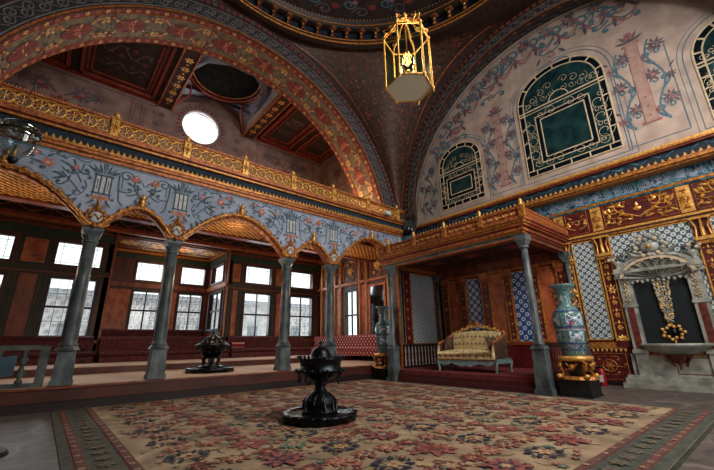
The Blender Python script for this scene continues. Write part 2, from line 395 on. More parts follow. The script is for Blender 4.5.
for i in range(-1, 7):
    for j in range(-1, 11):
        X = 1.47+i*stX; Y = 1.18+.87*j+2.62-.87*2
        def ok(x, y, r=.3): return 1.03+r*.8 < x < rx1-r*.8 and 1.66+r*.8 < y < ry1-r*.7
        if ok(X, Y, .3):   # navy star of leaves
            for k in range(8):
                a = 2*pi*k/8+.2; O.leaf(X+.12*cos(a), Y+.1*sin(a), a, .13, .08, 'carp_b'); O.leaf(X+.2*cos(a+.25), Y+.15*sin(a+.25), a+1.4, .11, .045, 'carp_b')
            O.flower(X, Y, .1, 6, 'carp_o', 'carp_r')
        x, y = X+stX/2, Y+.05
        if ok(x, y, .36): palm(x, y, .3, 'carp_r', 'carp_o' if (i+j) % 2 else 'carp_m', 'carp_m' if j % 2 else 'carp_b')
        x, y = X+stX/2+U(-.03, .03), Y+stY/2
        if ok(x, y, .2): palm(x, y, .17, 'carp_m', 'carp_o', 'carp_r'); 
        x, y = X+stX*.25, Y+stY*.5
        if ok(x, y, .24): palm(x, y, .21, ('carp_r', 'carp_r', 'carp_m')[(i*2+j) % 3], 'carp_f', 'carp_o')
        x, y = X+stX*.75, Y+stY*.52
        if ok(x, y, .24): palm(x, y, .2, ('carp_g', 'carp_r', 'carp_r', 'carp_m')[(i+2*j) % 4], 'carp_r', 'carp_o')
        x, y = X, Y+stY/2
        if ok(x, y, .24): palm(x, y, .19, 'carp_r' if (i+j) % 2 else 'carp_m', 'carp_b', 'carp_o')
        for k in range(26):
            x, y = X+U(0, stX), Y+U(0, stY); a = U(0, 6.28)
            if ok(x, y, .1): O.flower(x, y, U(.03, .06), 5, random.choice(['carp_m', 'carp_r', 'carp_g', 'carp_m', 'carp_o']), 'carp_o', a0=a)
        for k in range(12):
            x, y = X+U(0, stX), Y+U(0, stY); a = U(0, 6.28)
            if ok(x, y, .3): O.line([(x+t*.07*cos(a+t*.25), y+t*.07*sin(a+t*.25)) for t in range(5)], .012, random.choice(['carp_b', 'carp_m', 'carp_g']))
b.orn(O, PZu(.012), .003)
# wool fringe at the near edge
for i in range(150):
    x = rx0+.05+i*(rx1-rx0-.1)/150; b.box(x, x+.03, ry0-.05, ry0, .001, .008, 'carp_bd')
rug = b.build('rug'); tag(rug, 'huge worn sand-coloured rug with rows of red and navy palmettes and grey-green border', 'rug')

# ---------------------------------------------------------------- ornament kits
def lantern_motif(O, u, v, m='scroll', mw='white'):
    """painted little pavilion: panelled drum with plume and bouquet below"""
    for d in (-.105, 0, .105): O.line([(u+d, v), (u+d, v+.42)], .07, mw)
    for d in (-.16, -.055, .055, .16): O.line([(u+d, v), (u+d, v+.42)], .034, m)
    for d in (-.105, .105): O.line([(u+d, v+.08), (u+d, v+.34)], .022, 'scrollm')
    O.line([(u-.2, v-.02), (u+.2, v-.02)], .04, m); O.line([(u-.2, v+.44), (u+.2, v+.44)], .045, m)
    for k in range(-3, 4): O.leaf(u+k*.04, v+.46, pi/2-k*.3, .3, .06, m if k % 2 else 'scrollm')
    for sg in (-1, 1):
        O.curl(u+sg*.05, v+.5, pi/2-sg*.7, .34, -sg, m, .03); O.curl(u+sg*.02, v+.6, pi/2-sg*.3, .3, sg, m, .028); O.curl(u+sg*.16, v-.04, -pi/2+sg*.2, .26, sg, m, .028)
        O.leaf(u+sg*.1, v-.2, -pi/2+sg*.8, .2, .06, m); O.leaf(u+sg*.05, v-.15, pi/2-sg*1.2, .16, .06, 'goldo')
    for k in range(-1, 2): O.leaf(u+k*.07, v-.06, -pi/2+k*.5, .2, .06, 'goldo')
    O.flower(u, v-.14, .08, 6, 'orange', 'goldo')

# ---------------------------------------------------------------- arcade wall (left of picture)
colX = [-2.95, .45, 2.2, 5.6, 7.35, 11.05]
SPR = 3.86
def archz(x):
    for a, c in zip(colX[:-1], colX[1:]):
        if a <= x <= c:
            w = (c-a)/2; t = abs((x-(a+c)/2))/(w-.1); h = (1.22 if a > 7 else 1.0) if w > 1.2 else .62
            return SPR if t >= 1 else SPR+h*(1-t*t)**1.08+.02*abs(sin((x-a)*16))
    return SPR
b = MB()
xs = []
for a, c in zip(colX[:-1], colX[1:]):
    n = 64 if c-a > 2 else 36
    xs += [a+(c-a)*i/n for i in range(n)]
xs = [-3.6]+xs+[11.05]
TH = .36
for x0, x1 in zip(xs[:-1], xs[1:]):
    z0, z1 = archz(x0), archz(x1)
    if x0 < -2.95: z0 = z1 = SPR
    f, k = YA, YA+TH; T = ZCO
    b.add([(x0, f, z0), (x1, f, z1), (x1, f, T), (x0, f, T), (x0, k, z0), (x1, k, z1), (x1, k, T), (x0, k, T)],
          [(0, 1, 2, 3), (5, 4, 7, 6), (4, 5, 1, 0)], 'blue')
    b.m[-1] = b.mi('goldo')
b.box(11.05, XW, YA, YA+TH, 0, ZCO, 'blue')
# painted scrollwork
O = Orn()
def inb(u, v): return v > archz(u)+.22 and v < ZCO-.12
for ci, cx in enumerate(colX[:5]):
    lantern_motif(O, cx, 4.72)
for a, c in zip(colX[:-1], colX[1:]):
    w = (c-a)/2; m0 = (a+c)/2; wide = w > 1.2
    Q = Orn()
    if wide:
        for s in (1,):
            Q.curl(m0-.35, 5.18, pi, .55, 1, 'scroll', .035); Q.curl(m0-.3, 5.2, pi*.75, .4, -1, 'scroll', .03)
            Q.curl(m0-.85, 5.3, pi*1.1, .6, 1, 'scroll', .035); Q.curl(m0-.9, 5.15, pi*1.25, .5, -1, 'scroll', .03)
            Q.line([(m0-.9-.05*t, 5.28-.016*t*t*.4) for t in range(9)], .03, 'scroll')
            Q.curl(a+.62, 5.4, -pi*.6, .75, -1, 'scroll', .045); Q.curl(a+.62, 5.0, -pi*.45, .6, 1, 'scroll', .035)
            Q.curl(a+.95, 4.98, pi*.9, .45, 1, 'scroll', .03); Q.curl(a+.42, 5.35, -pi*.5, .6, 1, 'scroll', .03)
            Q.curl(a+.3, 4.75, -pi*.4, .5, 1, 'scrollm', .03); Q.leaf(a+.42, 4.5, -1.0, .3, .09, 'scroll'); Q.leaf(a+.5, 4.55, -.6, .28, .08, 'scroll'); Q.leaf(a+.33, 4.4, -1.4, .26, .08, 'scroll')
            Q.leaf(a+.7, 4.9, .5, .25, .07, 'scroll'); Q.leaf(a+.72, 4.92, -.4, .24, .07, 'scroll'); Q.leaf(m0-.6, 5.3, 2.4, .2, .06, 'scroll')
            Q.flower(a+1.05, 5.18, .11, 6, 'orange', 'white'); Q.flower(m0-.42, 5.36, .07, 5, 'orange', 'white'); Q.flower(a+.55, 5.22, .06, 5, 'orange', 'white')
            Q.leaf(m0-.2, 5.25, 2.6, .22, .08, 'scrollm')
            Q.curl(a+.45, 5.1, pi*.95, .4, 1, 'scroll', .03); Q.curl(a+.75, 5.38, pi*.05, .42, 1, 'scroll', .028); Q.curl(m0-.55, 5.12, pi*.1, .34, -1, 'scrollm', .026); Q.curl(m0-.5, 5.4, -pi*.1, .4, -1, 'scroll', .026); Q.curl(a+.36, 4.95, -pi*.7, .4, 1, 'scroll', .028)
            Q.line([(a+.3+.06*k, 5.42-.02*sin(k*.9)*k*.5) for k in range(9)], .022, 'scroll'); Q.line([(a+.38+.05*k, 4.62+.055*k) for k in range(9)], .026, 'scroll')
            for k in range(5): Q.leaf(a+.42+k*.09, 4.68+k*.085, (.9 if k % 2 else -.4), .15, .05, 'scrollm')
            for k in range(4): Q.leaf(m0-.95+k*.16, 5.42-.05*(k % 2), 1.2*k, .13, .045, 'scrollm')
    else:
        Q.spiral(a+.45, 5.28, .15, 0, 1.3, 'scroll', .035); Q.line([(a+.3, 5.28), (a+.31, 5.0), (a+.33, 4.85)], .035, 'scroll'); Q.line([(a+.38, 5.2), (a+.38, 4.95)], .03, 'scrollm')
        Q.curl(a+.33, 4.86, -.2, .5, 1, 'scroll', .035); Q.curl(a+.5, 4.78, .2, .55, 1, 'scroll', .035); Q.line([(a+.33, 4.85), (a+.36, 4.6), (a+.45, 4.5)], .035, 'scroll')
        Q.curl(m0-.08, 4.85, pi*.8, .5, -1, 'scroll', .035); Q.line([(m0-.22, 5.2), (m0-.25, 5.05), (m0-.17, 4.95)], .035, 'scroll')
        for k in range(3): Q.leaf(m0-.22, 5.17, pi*.5+(k-1)*.8, .17, .07, 'orange')
        Q.flower(m0-.22, 5.3, .07, 5, 'orange', 'white'); Q.leaf(m0-.25, 5.05, 2.6, .18, .06, 'scroll'); Q.leaf(m0-.2, 5.0, .2, .16, .06, 'scroll')
        Q.curl(m0-.02, 5.1, pi*.6, .35, 1, 'scroll', .03)
    Q.mirror(m0); O.S += Q.S; O.P += Q.P
    O.line([(m0+(i-20)/20*(w-.55), archz(m0+(i-20)/20*(w-.55))+.13+.02*cos(i*1.2)) for i in range(41)], .018, 'scrollm')
O.line([(-3.5, ZCO-.07), (11, ZCO-.07)], .015, 'scroll')
b.orn(O, PY(YA), .004)
b.build('wall_left', kind='structure')
# gilt arch fringe
b = MB()
for a, c in zip(colX[:-1], colX[1:]):
    n = 60 if c-a > 2 else 36
    pts = [(a+.1+(c-a-.2)*i/n) for i in range(n+1)]
    b.tube([(x, YA-.02, archz(x)+.03) for x in pts], .045, 'gold', 6)
    b.tube([(x, YA+.08, archz(x)-.02) for x in pts], .05, 'goldo', 6)
    for i in range(0, n+1, 2):
        x = pts[i]; z = archz(x)
        b.ball((x, YA-.04, z+.045+.02*(i % 4 == 0)), .055 if i % 4 == 0 else .035, 'goldb' if i % 4 else 'gold', 6, (1.1, .6, 1))
        if i % 4 == 2 and 2 < i < n-2:
            b.tube([(x, YA-.02, z+.02), (x+.05, YA-.06, z-.05), (x+.01, YA-.05, z-.1)], .024, 'gold', 5, .006)
b.build('trim_1', kind='structure')

# cornice with dentils + gallery rail
def cornice(name, p0, p1, out, base, zs):
    """p0,p1 along axis; out = unit outward; zs list of (z0,z1,proj,mat)"""
    b = MB(); d = Vector(p1)-Vector(p0); L = d.length; d.normalize(); o = Vector(out)
    for z0, z1, pr, m in zs:
        q = [Vector(p0)-o*base, Vector(p1)-o*base, Vector(p1)+o*pr, Vector(p0)+o*pr]
        P = [(p.x, p.y, z0) for p in q]+[(p.x, p.y, z1) for p in q]
        b.add(P, [(0, 1, 2, 3), (7, 6, 5, 4), (0, 4, 5, 1), (1, 5, 6, 2), (2, 6, 7, 3), (3, 7, 4, 0)], m)
    return b, d, o, L
zs = [(5.52, 5.58, .05, 'goldo'), (5.58, 5.62, .03, 'gold'), (5.62, 5.70, .09, 'goldo'), (5.70, 5.76, .12, 'gold'), (5.76, 6.03, .03, 'tealdk'), (6.03, 6.08, .12, 'gold'), (6.08, 6.12, .10, 'rededge'), (6.12, 6.19, .17, 'goldo')]
b, d, o, L = cornice('c', (-3.6, YA, 0), (XC+.25, YA, 0), (0, -1, 0), .36, zs)
x = -3.5
while x < XC+.2:   # gilt dentil flames
    b.add([(x-.045, YA-.1, 5.76), (x+.045, YA-.1, 5.76), (x+.05, YA-.04, 5.76), (x-.05, YA-.04, 5.76), (x, YA-.07, 5.88)], [(0, 1, 4), (1, 2, 4), (2, 3, 4), (3, 0, 4)], 'goldb')
    b.ball((x, YA-.08, 5.80), .028, 'goldb', 5); x += .125
b.build('trim_2', kind='structure')
XCO = 11.72
zs = [(5.50, 5.55, .06-.06, 'gold'), (5.55, 5.62, .06, 'gold'), (5.62, 5.66, .03, 'goldo'), (5.66, 5.95, -.05, 'tealdk'), (5.95, 6.0, .04, 'rededge'), (6.0, 6.05, .08, 'gold'), (6.05, 6.12, .06, 'goldb')]
b, d, o, L = cornice('c', (XCO, YA, 0), (XCO, -3, 0), (-1, 0, 0), XW-XCO+.02, zs)
y = -2.9
while y < YA-.05:
    X = XCO+.03
    b.add([(X-.07, y-.045, 5.66), (X-.07, y+.045, 5.66), (X, y+.05, 5.66), (X, y-.05, 5.66), (X-.03, y, 5.77)], [(0, 1, 4), (1, 2, 4), (2, 3, 4), (3, 0, 4)], 'goldb')
    b.ball((X-.05, y, 5.71), .03, 'goldb', 5); y += .15
O = Orn(); O.rinceau(-2.8, 5.87, 9.8, 5.87, .1, 50, 'tile_ins', .016)
b.orn(O, PX(XCO+.05), .004)
b.build('trim_3', kind='structure')

# gallery balustrade
bal = empty('gallery_balustrade', (3.8, YA, 6.19)); tag(bal, 'long pierced gilt balustrade of spoked wheels edging the upper gallery', 'balustrade')
z0 = 6.19
def lb(): return MB()
ox, oy, oz = 3.8, YA, 6.19
b = lb(); b.box(-3.6-ox, XC-.1-ox, -.16, -.02, 0, .06, 'goldo'); b.box(-3.6-ox, XC-.1-ox, -.13, -.05, .06, .09, 'gold')
b.build('bottom_rail', bal)
b = lb(); b.box(-3.6-ox, XC-.1-ox, -.16, -.02, .44, .49, 'goldo'); b.box(-3.6-ox, XC-.1-ox, -.12, -.05, .40, .44, 'gold')
for i in range(240): b.ball((-3.55-ox+i*.0612, -.15, .5), .018, 'goldb', 5)
b.build('top_rail', bal)
w0 = None
posts = [-2.95]+[.45+1.7*k for k in range(0, 7)]
wheel = MB(); rr = .152
wheel.tube([(rr*cos(2*pi*i/20), 0, rr*sin(2*pi*i/20)) for i in range(21)], .024, 'goldb', 6)
for k in range(8): wheel.tube([(0, 0, 0), (rr*.5*cos(pi*k/4), -.01, rr*.5*sin(pi*k/4)), (rr*cos(pi*k/4), 0, rr*sin(pi*k/4))], .0125, 'goldb', 4)
wheel.ball((0, -.01, 0), .035, 'goldb', 8)
for sx in (-1, 1):
    for sz in (-1, 1): wheel.tube([(sx*.165, 0, sz*.03), (sx*.155, -.01, sz*.09), (sx*.12, 0, sz*.15)], .013, 'gold', 5)
for px in posts:
    if px < XC-.3:
        b = lb(); X = px-ox; b.box(X-.085, X+.085, -.18, 0, 0, .5, 'goldb'); b.box(X-.1, X+.1, -.19, .01, .46, .52, 'gold')
        Q = Orn(); Q.flower(X, .25, .09, 8, 'goldb', 'gold', .03); Q.leaf(X, .3, pi/2, .14, .06, 'goldb', .02); Q.leaf(X, .2, -pi/2, .14, .06, 'goldb', .02)
        b.orn(Q, lambda u, v, h: (u, -.18-h, v), .004)
        p = b.build('post', bal)
        b = MB(); b.lathe(X, -.09, [(.02, .51), (.05, .53), (.025, .55), (.07, .61), (.06, .65), (.025, .67), (.03, .69), (.01, .72)], 'goldb', 12, .15, 6); b.build('finial', p)
for px, pq in zip(posts[:-1], posts[1:]):
    nk = 5 if pq-px < 2 else 11
    for k in range(nk):
        x = px+.085+(pq-px-.17)*(k+.5)/nk
        if x > XC-.3 or x < -3: continue
        if w0 is None: w0 = wheel.build('wheel', bal, loc=(x-ox, -.09, .245))
        else:
            w = w0.copy(); COL.objects.link(w); w.parent = bal; w.location = (x-ox, -.09, .245)

# ---------------------------------------------------------------- marble columns of the arcade
def column(x, y, z0, label, group=None):
    t = empty('marble_column', (x, y, z0)); tag(t, label, 'column', None, 'thing')
    b = MB(); b.frustum(0, 0, 0, .1, .275, .27, 'marble'); b.frustum(0, 0, .1, .68, .245, .215, 'marble'); b.frustum(0, 0, .68, .78, .235, .17, 'marble', 8, pi/8)
    b.build('pedestal', t)
    b = MB(); b.lathe(0, 0, [(.17, .76), (.17, .80), (.14, .83), (.145, .9), (.135, 2.0), (.125, 3.08)], 'marble', 20); b.build('shaft', t)
    b = MB(); b.lathe(0, 0, [(.155, 3.05), (.155, 3.09), (.125, 3.11)], 'marble', 16)
    b.frustum(0, 0, 3.11, 3.22, .14, .2, 'marble', 8, pi/8); b.frustum(0, 0, 3.2, 3.3, .2, .27, 'marble'); b.frustum(0, 0, 3.3, 3.39, .28, .29, 'marble')
    b.build('capital', t)
    return t
cl = ['grey marble arcade column beside the low marble railing', 'grey marble arcade column between the low railing and the domed brazier on the dais',
      'grey marble arcade column behind the big black brazier, on its left', 'slim grey marble arcade column rising behind the dome of the big black brazier']
for x, l in zip(colX[1:5], cl): column(x, YA+.18, .47, l)
column(colX[0], YA+.18, .47, 'grey marble arcade column outside the picture edge')
# gilt cartouches on capitals, crests on arches
def cart(x, label, s=1.0):
    b = MB(); y = 0
    for k in range(24):
        a = 2*pi*k/24; r = .17+.03*(k % 2)
        b.ball((r*cos(a), -.04, .2+r*1.0*sin(a)), .045, 'goldo' if k % 3 else 'gold', 6, (1, .6, 1))
    b.ball((0, -.03, .2), .14, 'white', 12, (1, .4, 1))
    b.tube([(-.1, -.1, .16), (-.03, -.1, .26), (.06, -.1, .14), (.11, -.1, .24)], .02, 'gold', 5)
    for s in (-1, 1):
        b.tube([(s*.04, -.04, .0), (s*.16, -.05, -.02), (s*.26, -.04, .05), (s*.31, -.03, .16), (s*.27, -.03, .2)], .035, 'gold', 6, .015)
        b.tube([(s*.0, -.05, .42), (s*.1, -.07, .5), (s*.17, -.05, .44)], .024, 'gold', 5, .01)
    b.tube([(0, -.05, .38), (0, -.09, .5), (0, -.05, .62)], .045, 'gold', 6, .01)
    b.ball((0, -.08, -.02), .05, 'goldo', 8)
    o = b.build('gilt_cartouche', loc=(x, YA, 3.9)); tag(o, label, 'ornament'); return o
for x, l in zip(colX[1:5], ['gilt scroll cartouche above the column beside the low railing', 'gilt scroll cartouche above the second marble column from the low railing',
                            'gilt scroll cartouche above the marble column to the left of the big brazier', 'gilt scroll cartouche above the slim column behind the big brazier']):
    cart(x, l)
def crest(x, z, label):
    b = MB()
    b.ball((0, -.05, .13), .085, 'gold', 10, (.9, .6, 1.2)); b.lathe(0, -.05, [(.03, -.02), (.09, 0), (.04, .04), (.07, .1), (.03, .2), (.06, .25), (.01, .34)], 'goldb', 10)
    for s in (-1, 1):
        b.tube([(0, -.04, .02), (s*.1, -.06, .05), (s*.17, -.05, .13), (s*.12, -.04, .18)], .025, 'gold', 5, .01)
        b.tube([(0, -.04, .2), (s*.08, -.06, .24), (s*.14, -.05, .32)], .02, 'gold', 5, .006)
        b.tube([(0, -.04, 0), (s*.15, -.05, -.03), (s*.26, -.04, -.08)], .024, 'goldo', 5, .01)
    o = b.build('gilt_crest', loc=(x, YA, z)); tag(o, label, 'ornament'); return o
for a, c, l in [(colX[0], colX[1], 'gilt urn crest on the arch cut by the picture edge'), (colX[1], colX[2], 'gilt urn crest on the narrow arch over the low-railing column'), (colX[2], colX[3], 'gilt urn crest on the wide arch in front of the window bay'),
                (colX[3], colX[4], 'gilt urn crest on the narrow arch above the big brazier'), (colX[4], colX[5], 'gilt urn crest on the arch next to the throne canopy')]:
    m0 = (a+c)/2; crest(m0, archz(m0)+.06, l)

# ---------------------------------------------------------------- raised divan room
b = MB()
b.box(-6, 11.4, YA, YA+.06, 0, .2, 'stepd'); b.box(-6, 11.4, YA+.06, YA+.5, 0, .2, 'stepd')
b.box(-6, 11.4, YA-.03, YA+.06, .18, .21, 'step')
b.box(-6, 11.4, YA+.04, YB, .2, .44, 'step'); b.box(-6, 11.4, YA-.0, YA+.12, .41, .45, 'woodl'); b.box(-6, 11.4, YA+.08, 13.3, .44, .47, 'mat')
b.box(-6, 11.4, 13.3, 13.36, .47, .655, 'step'); b.box(-6, 11.4, 13.36, YB, .47, .66, 'step'); b.box(-6, 11.4, 13.28, YB, .655, .685, 'mat')
b.box(1.6, 6.2, YB, YC, .2, .685, 'step')
b.build('floor_dais', kind='structure')

def wallcells(b, ax, pos, th, u0, u1, v0, v1, holes, m):
    us = sorted({u0, u1}|{h[0] for h in holes}|{h[1] for h in holes}); vs = sorted({v0, v1}|{h[2] for h in holes}|{h[3] for h in holes})
    for a, c in zip(us[:-1], us[1:]):
        run = None
        for p, q in zip(vs[:-1], vs[1:]):
            cu, cv = (a+c)/2, (p+q)/2
            hole = any(h[0] < cu < h[1] and h[2] < cv < h[3] for h in holes)
            if hole or not (u0 < cu < u1): 
                if run: emit(b, ax, pos, th, a, c, run[0], run[1], m); run = None
            else: run = (run[0], q) if run else (p, q)
        if run: emit(b, ax, pos, th, a, c, run[0], run[1], m)
def emit(b, ax, pos, th, a, c, p, q, m):
    if ax == 'Y': b.box(a, c, pos, pos+th, p, q, m)
    else: b.box(pos, pos+th, a, c, p, q, m)

wins = []   # (axis,pos,u0,u1,z0,z1,style)
ZU0, ZU1, ZL0, ZL1 = 4.08, 5.0, 1.55, 3.66
backw = [(-2.9, -1.3), (-.2, 1.24), (7.03, 8.48), (9.55, 11.0)]
holes = []
for a, c in backw: holes += [(a, c, ZU0, ZU1), (a, c, ZL0, ZL1)]
holes.append((1.6, 6.2, .685, 5.62))
b = MB(); wallcells(b, 'Y', YB, .3, -6, 11.4, .44, 6.6, holes, 'wood')
# bay walls
ah = [(2.8, 4.0, 4.18, 5.12, ), (2.8, 4.0, 1.9, 3.74), (4.78, 6.0, 4.18, 5.12), (4.78, 6.0, 1.9, 3.74)]
wallcells(b, 'Y', YC, .2, 1.4, 6.4, .44, 5.9, ah, 'wood')
sh = [(17.25, 18.95, 4.18, 5.12), (17.25, 18.95, 1.9, 3.74)]
wallcells(b, 'X', 6.2, .2, YB, YC+.2, .44, 5.9, sh, 'woodl')
wallcells(b, 'X', 1.4, .2, YB, YC+.2, .44, 5.9, [], 'woodl')
b.box(1.4, 6.4, YB, YC+.2, 5.62, 5.8, 'woodl')
# bay ceiling ornament + gilt edges
O = Orn()
for k in range(4):
    cx = 2.2+k*1.15; O.flower(cx, 18.0, .45, 8, 'ivory', 'orange', .01); O.frame(cx-.5, cx+.5, 17.1, 18.9, .05, 'goldb', .01); O.rinceau(cx-.4, 17.3, cx+.4, 17.3, .2, 2, 'ivory', .03)
b.orn(O, PZd(5.62), .006)
# mouldings and panels on back wall
def yb(x0, x1, z0, z1, d, m, Y=YB): b.box(x0, x1, Y-d, Y, z0, z1, m)
for (x0, x1) in ((-6, 1.6), (6.2, 11.4), ):
    yb(x0, x1, 3.82, 3.98, .1, 'wooddk'); yb(x0, x1, 1.35, 1.45, .06, 'woodl'); yb(x0, x1, 5.12, 5.4, .03, 'green')
    yb(x0, x1, 3.78, 3.82, .12, 'woodl')
yb(-6, 11.4, 5.62, 5.7, .22, 'goldo'); yb(-6, 11.4, 5.7, 5.84, .16, 'rededge'); yb(-6, 11.4, 5.44, 5.50, .08, 'woodl'); yb(-6, 11.4, 5.84, 6.3, .04, 'wooddk'); yb(-6, 11.4, 6.24, 6.32, .15, 'woodl')
O = Orn(); O.rinceau(-5.9, 6.04, 11.3, 6.04, .2, 34, 'goldo', .03, 'soffed'); b.orn(O, PY(YB-.04), .006)
def framed(x0, x1, z0, z1, Y, ground, edge, w=.04, d=.03):
    yb(x0, x1, z0, z1, .015, ground, Y); 
    for q in ((x0, x1, z0, z0+w), (x0, x1, z1-w, z1), (x0, x0+w, z0, z1), (x1-w, x1, z0, z1)): yb(*q, d, edge, Y)
gaps = [(-1.3, -.2), (1.24, 1.6), (6.2, 7.03), (8.48, 9.55), (11.0, 11.4), (-4.5, -2.9)]
for a, c in gaps:
    w = c-a
    for zz in ((1.5, 3.76),):
        if w > .7:
            framed(a+.26, c-.26, zz[0], zz[1], YB, 'terra' if a > 5 else 'woodl', 'wooddk', .05); framed(a+.08, a+.2, zz[0], zz[1], YB, 'green', 'wooddk', .02); framed(c-.2, c-.08, zz[0], zz[1], YB, 'green', 'wooddk', .02)
    if w > .7:
        framed(a+.16, c-.16, 4.04, 5.05, YB, 'terra', 'green', .07)
        Q = Orn(); m0 = (a+c)/2
        Q.flower(m0, 4.55, .13, 7, 'carp_r', 'goldo'); Q.line([(m0, 4.45), (m0, 4.25)], .02, 'scroll'); Q.leaf(m0, 4.3, .7, .15, .05, 'green'); Q.leaf(m0, 4.3, 2.4, .15, .05, 'green'); Q.frame(a+.26, c-.26, 4.14, 4.95, .015, 'gold')
        b.orn(Q, PY(YB-.015), .004)
for x in (1.6, 6.2):   # gilt angle posts of the bay
    b.box(x-.04, x+.04, YB-.04, YB+.02, .685, 5.62, 'goldo' if x > 3 else 'woodl'); b.box(x-.015, x+.015, YB-.06, YB, .685, 5.62, 'gold' if x > 3 else 'goldo')
for x0, x1 in ((1.6, 2.8), (4.0, 4.78), (6.0, 6.2)):
    yb(x0+.06, x1-.06, 1.9, 3.74, .02, 'terra', YC)
yb(1.6, 6.2, 5.2, 5.45, .03, 'green', YC); yb(1.6, 6.2, 3.86, 4.06, .08, 'woodl', YC); yb(1.6, 6.2, 5.5, 5.6, .1, 'gold', YC)
b.box(6.12, 6.2, YB, YC, 5.2, 5.45, 'green'); b.box(6.08, 6.2, YB, YC, 5.5, 5.6, 'gold'); b.box(6.12, 6.2, YB, YC, 3.86, 4.06, 'goldo')
b.build('wall_back', kind='structure')

# windows
wn = [0]
def window(ax, pos, u0, u1, z0, z1, style, th=.2):
    """facing -Y (ax Y) or -X; sill depth behind face"""
    wn[0] += 1
    def P(bb, a, c, p, q, d0, d1, m):
        if ax == 'Y': bb.box(a, c, pos+d0, pos+d1, p, q, m)
        else: bb.box(pos+d0, pos+d1, a, c, p, q, m)
    f = .07 if style != 'upper' else .05
    b = MB()
    fm = 'wooddk' if style != 'upper' else 'wood'
    for q in ((u0-.04, u1+.04, z0-.04, z0+f), (u0-.04, u1+.04, z1-f, z1+.04), (u0-.04, u0+f, z0+f, z1-f), (u1-f, u1+.04, z0+f, z1-f)): P(b, *q, -.05, .14, fm)
    root = b.build('window_%d' % wn[0], kind='structure')
    a, c, p, q = u0+f, u1-f, z0+f, z1-f
    b = MB()
    if style == 'upper':
        for x in (a+.16, c-.16): P(b, x-.008, x+.008, p, q, .07, .09, 'iron')
        for z in (p+.1, q-.13): P(b, a, c, z-.008, z+.008, .07, .09, 'iron')
    else:
        m0 = (a+c)/2; zm = (p+q)/2
        P(b, m0-.03, m0+.03, p, q, .03, .1, 'wooddk'); P(b, a, c, zm-.04, zm+.04, .02, .1, 'wooddk')
    b.build('muntin', root)
    b = MB(); P(b, a, c, p, q, .105, .112, 'clear'); b.build('pane', root)
    if style == 'grille':
        b = MB(); Q = Orn(); n = 5
        for i in range(n+1):
            x = a+(c-a)*i/n; Q.line([(x, p), (x, q)], .017, 'iron', None, .008)
        nz = max(3, int((q-p)/((c-a)/n)*.55))
        for j in range(nz):
            z = p+(q-p)*(j+.5)/nz; h = (q-p)/nz
            for i in range(n):
                x = a+(c-a)*(i+.5)/n; w = (c-a)/n/2
                Q.spiral(x-w*.4, z+h*.2, w*.55, 0, 1.2, 'iron', .013, .006, 12); Q.spiral(x+w*.4, z-h*.2, w*.55, pi, 1.2, 'iron', .016, .006, 12)
            Q.line([(a, z-h/2), (c, z-h/2)], .016, 'iron', None, .006)
        b.orn(Q, (lambda u, v, h: (u, pos+.2-h, v)) if ax == 'Y' else (lambda u, v, h: (pos+.2-h, u, v)), .004)
        b.build('grille', root)
    return root
for i, (a, c) in enumerate(backw):
    window('Y', YB, a, c, ZU0, ZU1, 'upper'); window('Y', YB, a, c, ZL0, ZL1, 'plain' if i == 2 else 'grille')
for a, c in ((2.8, 4.0), (4.78, 6.0)):
    window('Y', YC, a, c, 4.18, 5.12, 'upper', ); window('Y', YC, a, c, 1.9, 3.74, 'grille')
window('X', 6.2, 17.25, 18.95, 4.18, 5.12, 'upper'); window('X', 6.2, 17.25, 18.95, 1.9, 3.74, 'grille')

# ceilings of the divan room
b = MB(); b.box(-6, 11.4, YA+TH, 12.3, 4.98, 5.5, 'latt')
O = Orn()
for a, c in zip([-3.0, .9, 2.3, 5.7, 7.4], [.7, 2.2, 5.5, 7.25, 11.2]):
    y0, y1 = YA+TH+.05, 12.2
    k = a-(y1-y0)
    while k < c:  # diagonal lattice
        s0 = max(0, (a-k)); s1 = min(y1-y0, c-k)
        if s1-s0 > .05:
            O.line([(k+s0, y0+s0), (k+s1, y0+s1)], .05, 'goldb', None, .015)
            O.line([(k+s0, y1-s0), (k+s1, y1-s1)], .05, 'gold', None, .015)
        k += .21
    O.frame(a, c, y0, y1, .08, 'goldo', .02)
b.orn(O, PZd(4.98), .006)
b.build('ceiling_lattice', kind='structure')
b = MB(); b.box(-6, 11.4, 12.3, YB+.1, 6.35, 6.5, 'latt'); b.box(-6, 11.4, 12.3, 12.4, 5.0, 6.4, 'wood'); b.box(-6, 11.4, 12.1, 12.4, 4.9, 5.0, 'woodl')
for x in (-1.5, 1, 3.6, 6.2, 8.8): b.box(x, x+.15, 12.4, YB, 6.22, 6.35, 'woodl')
b.build('ceiling_divan', kind='structure')

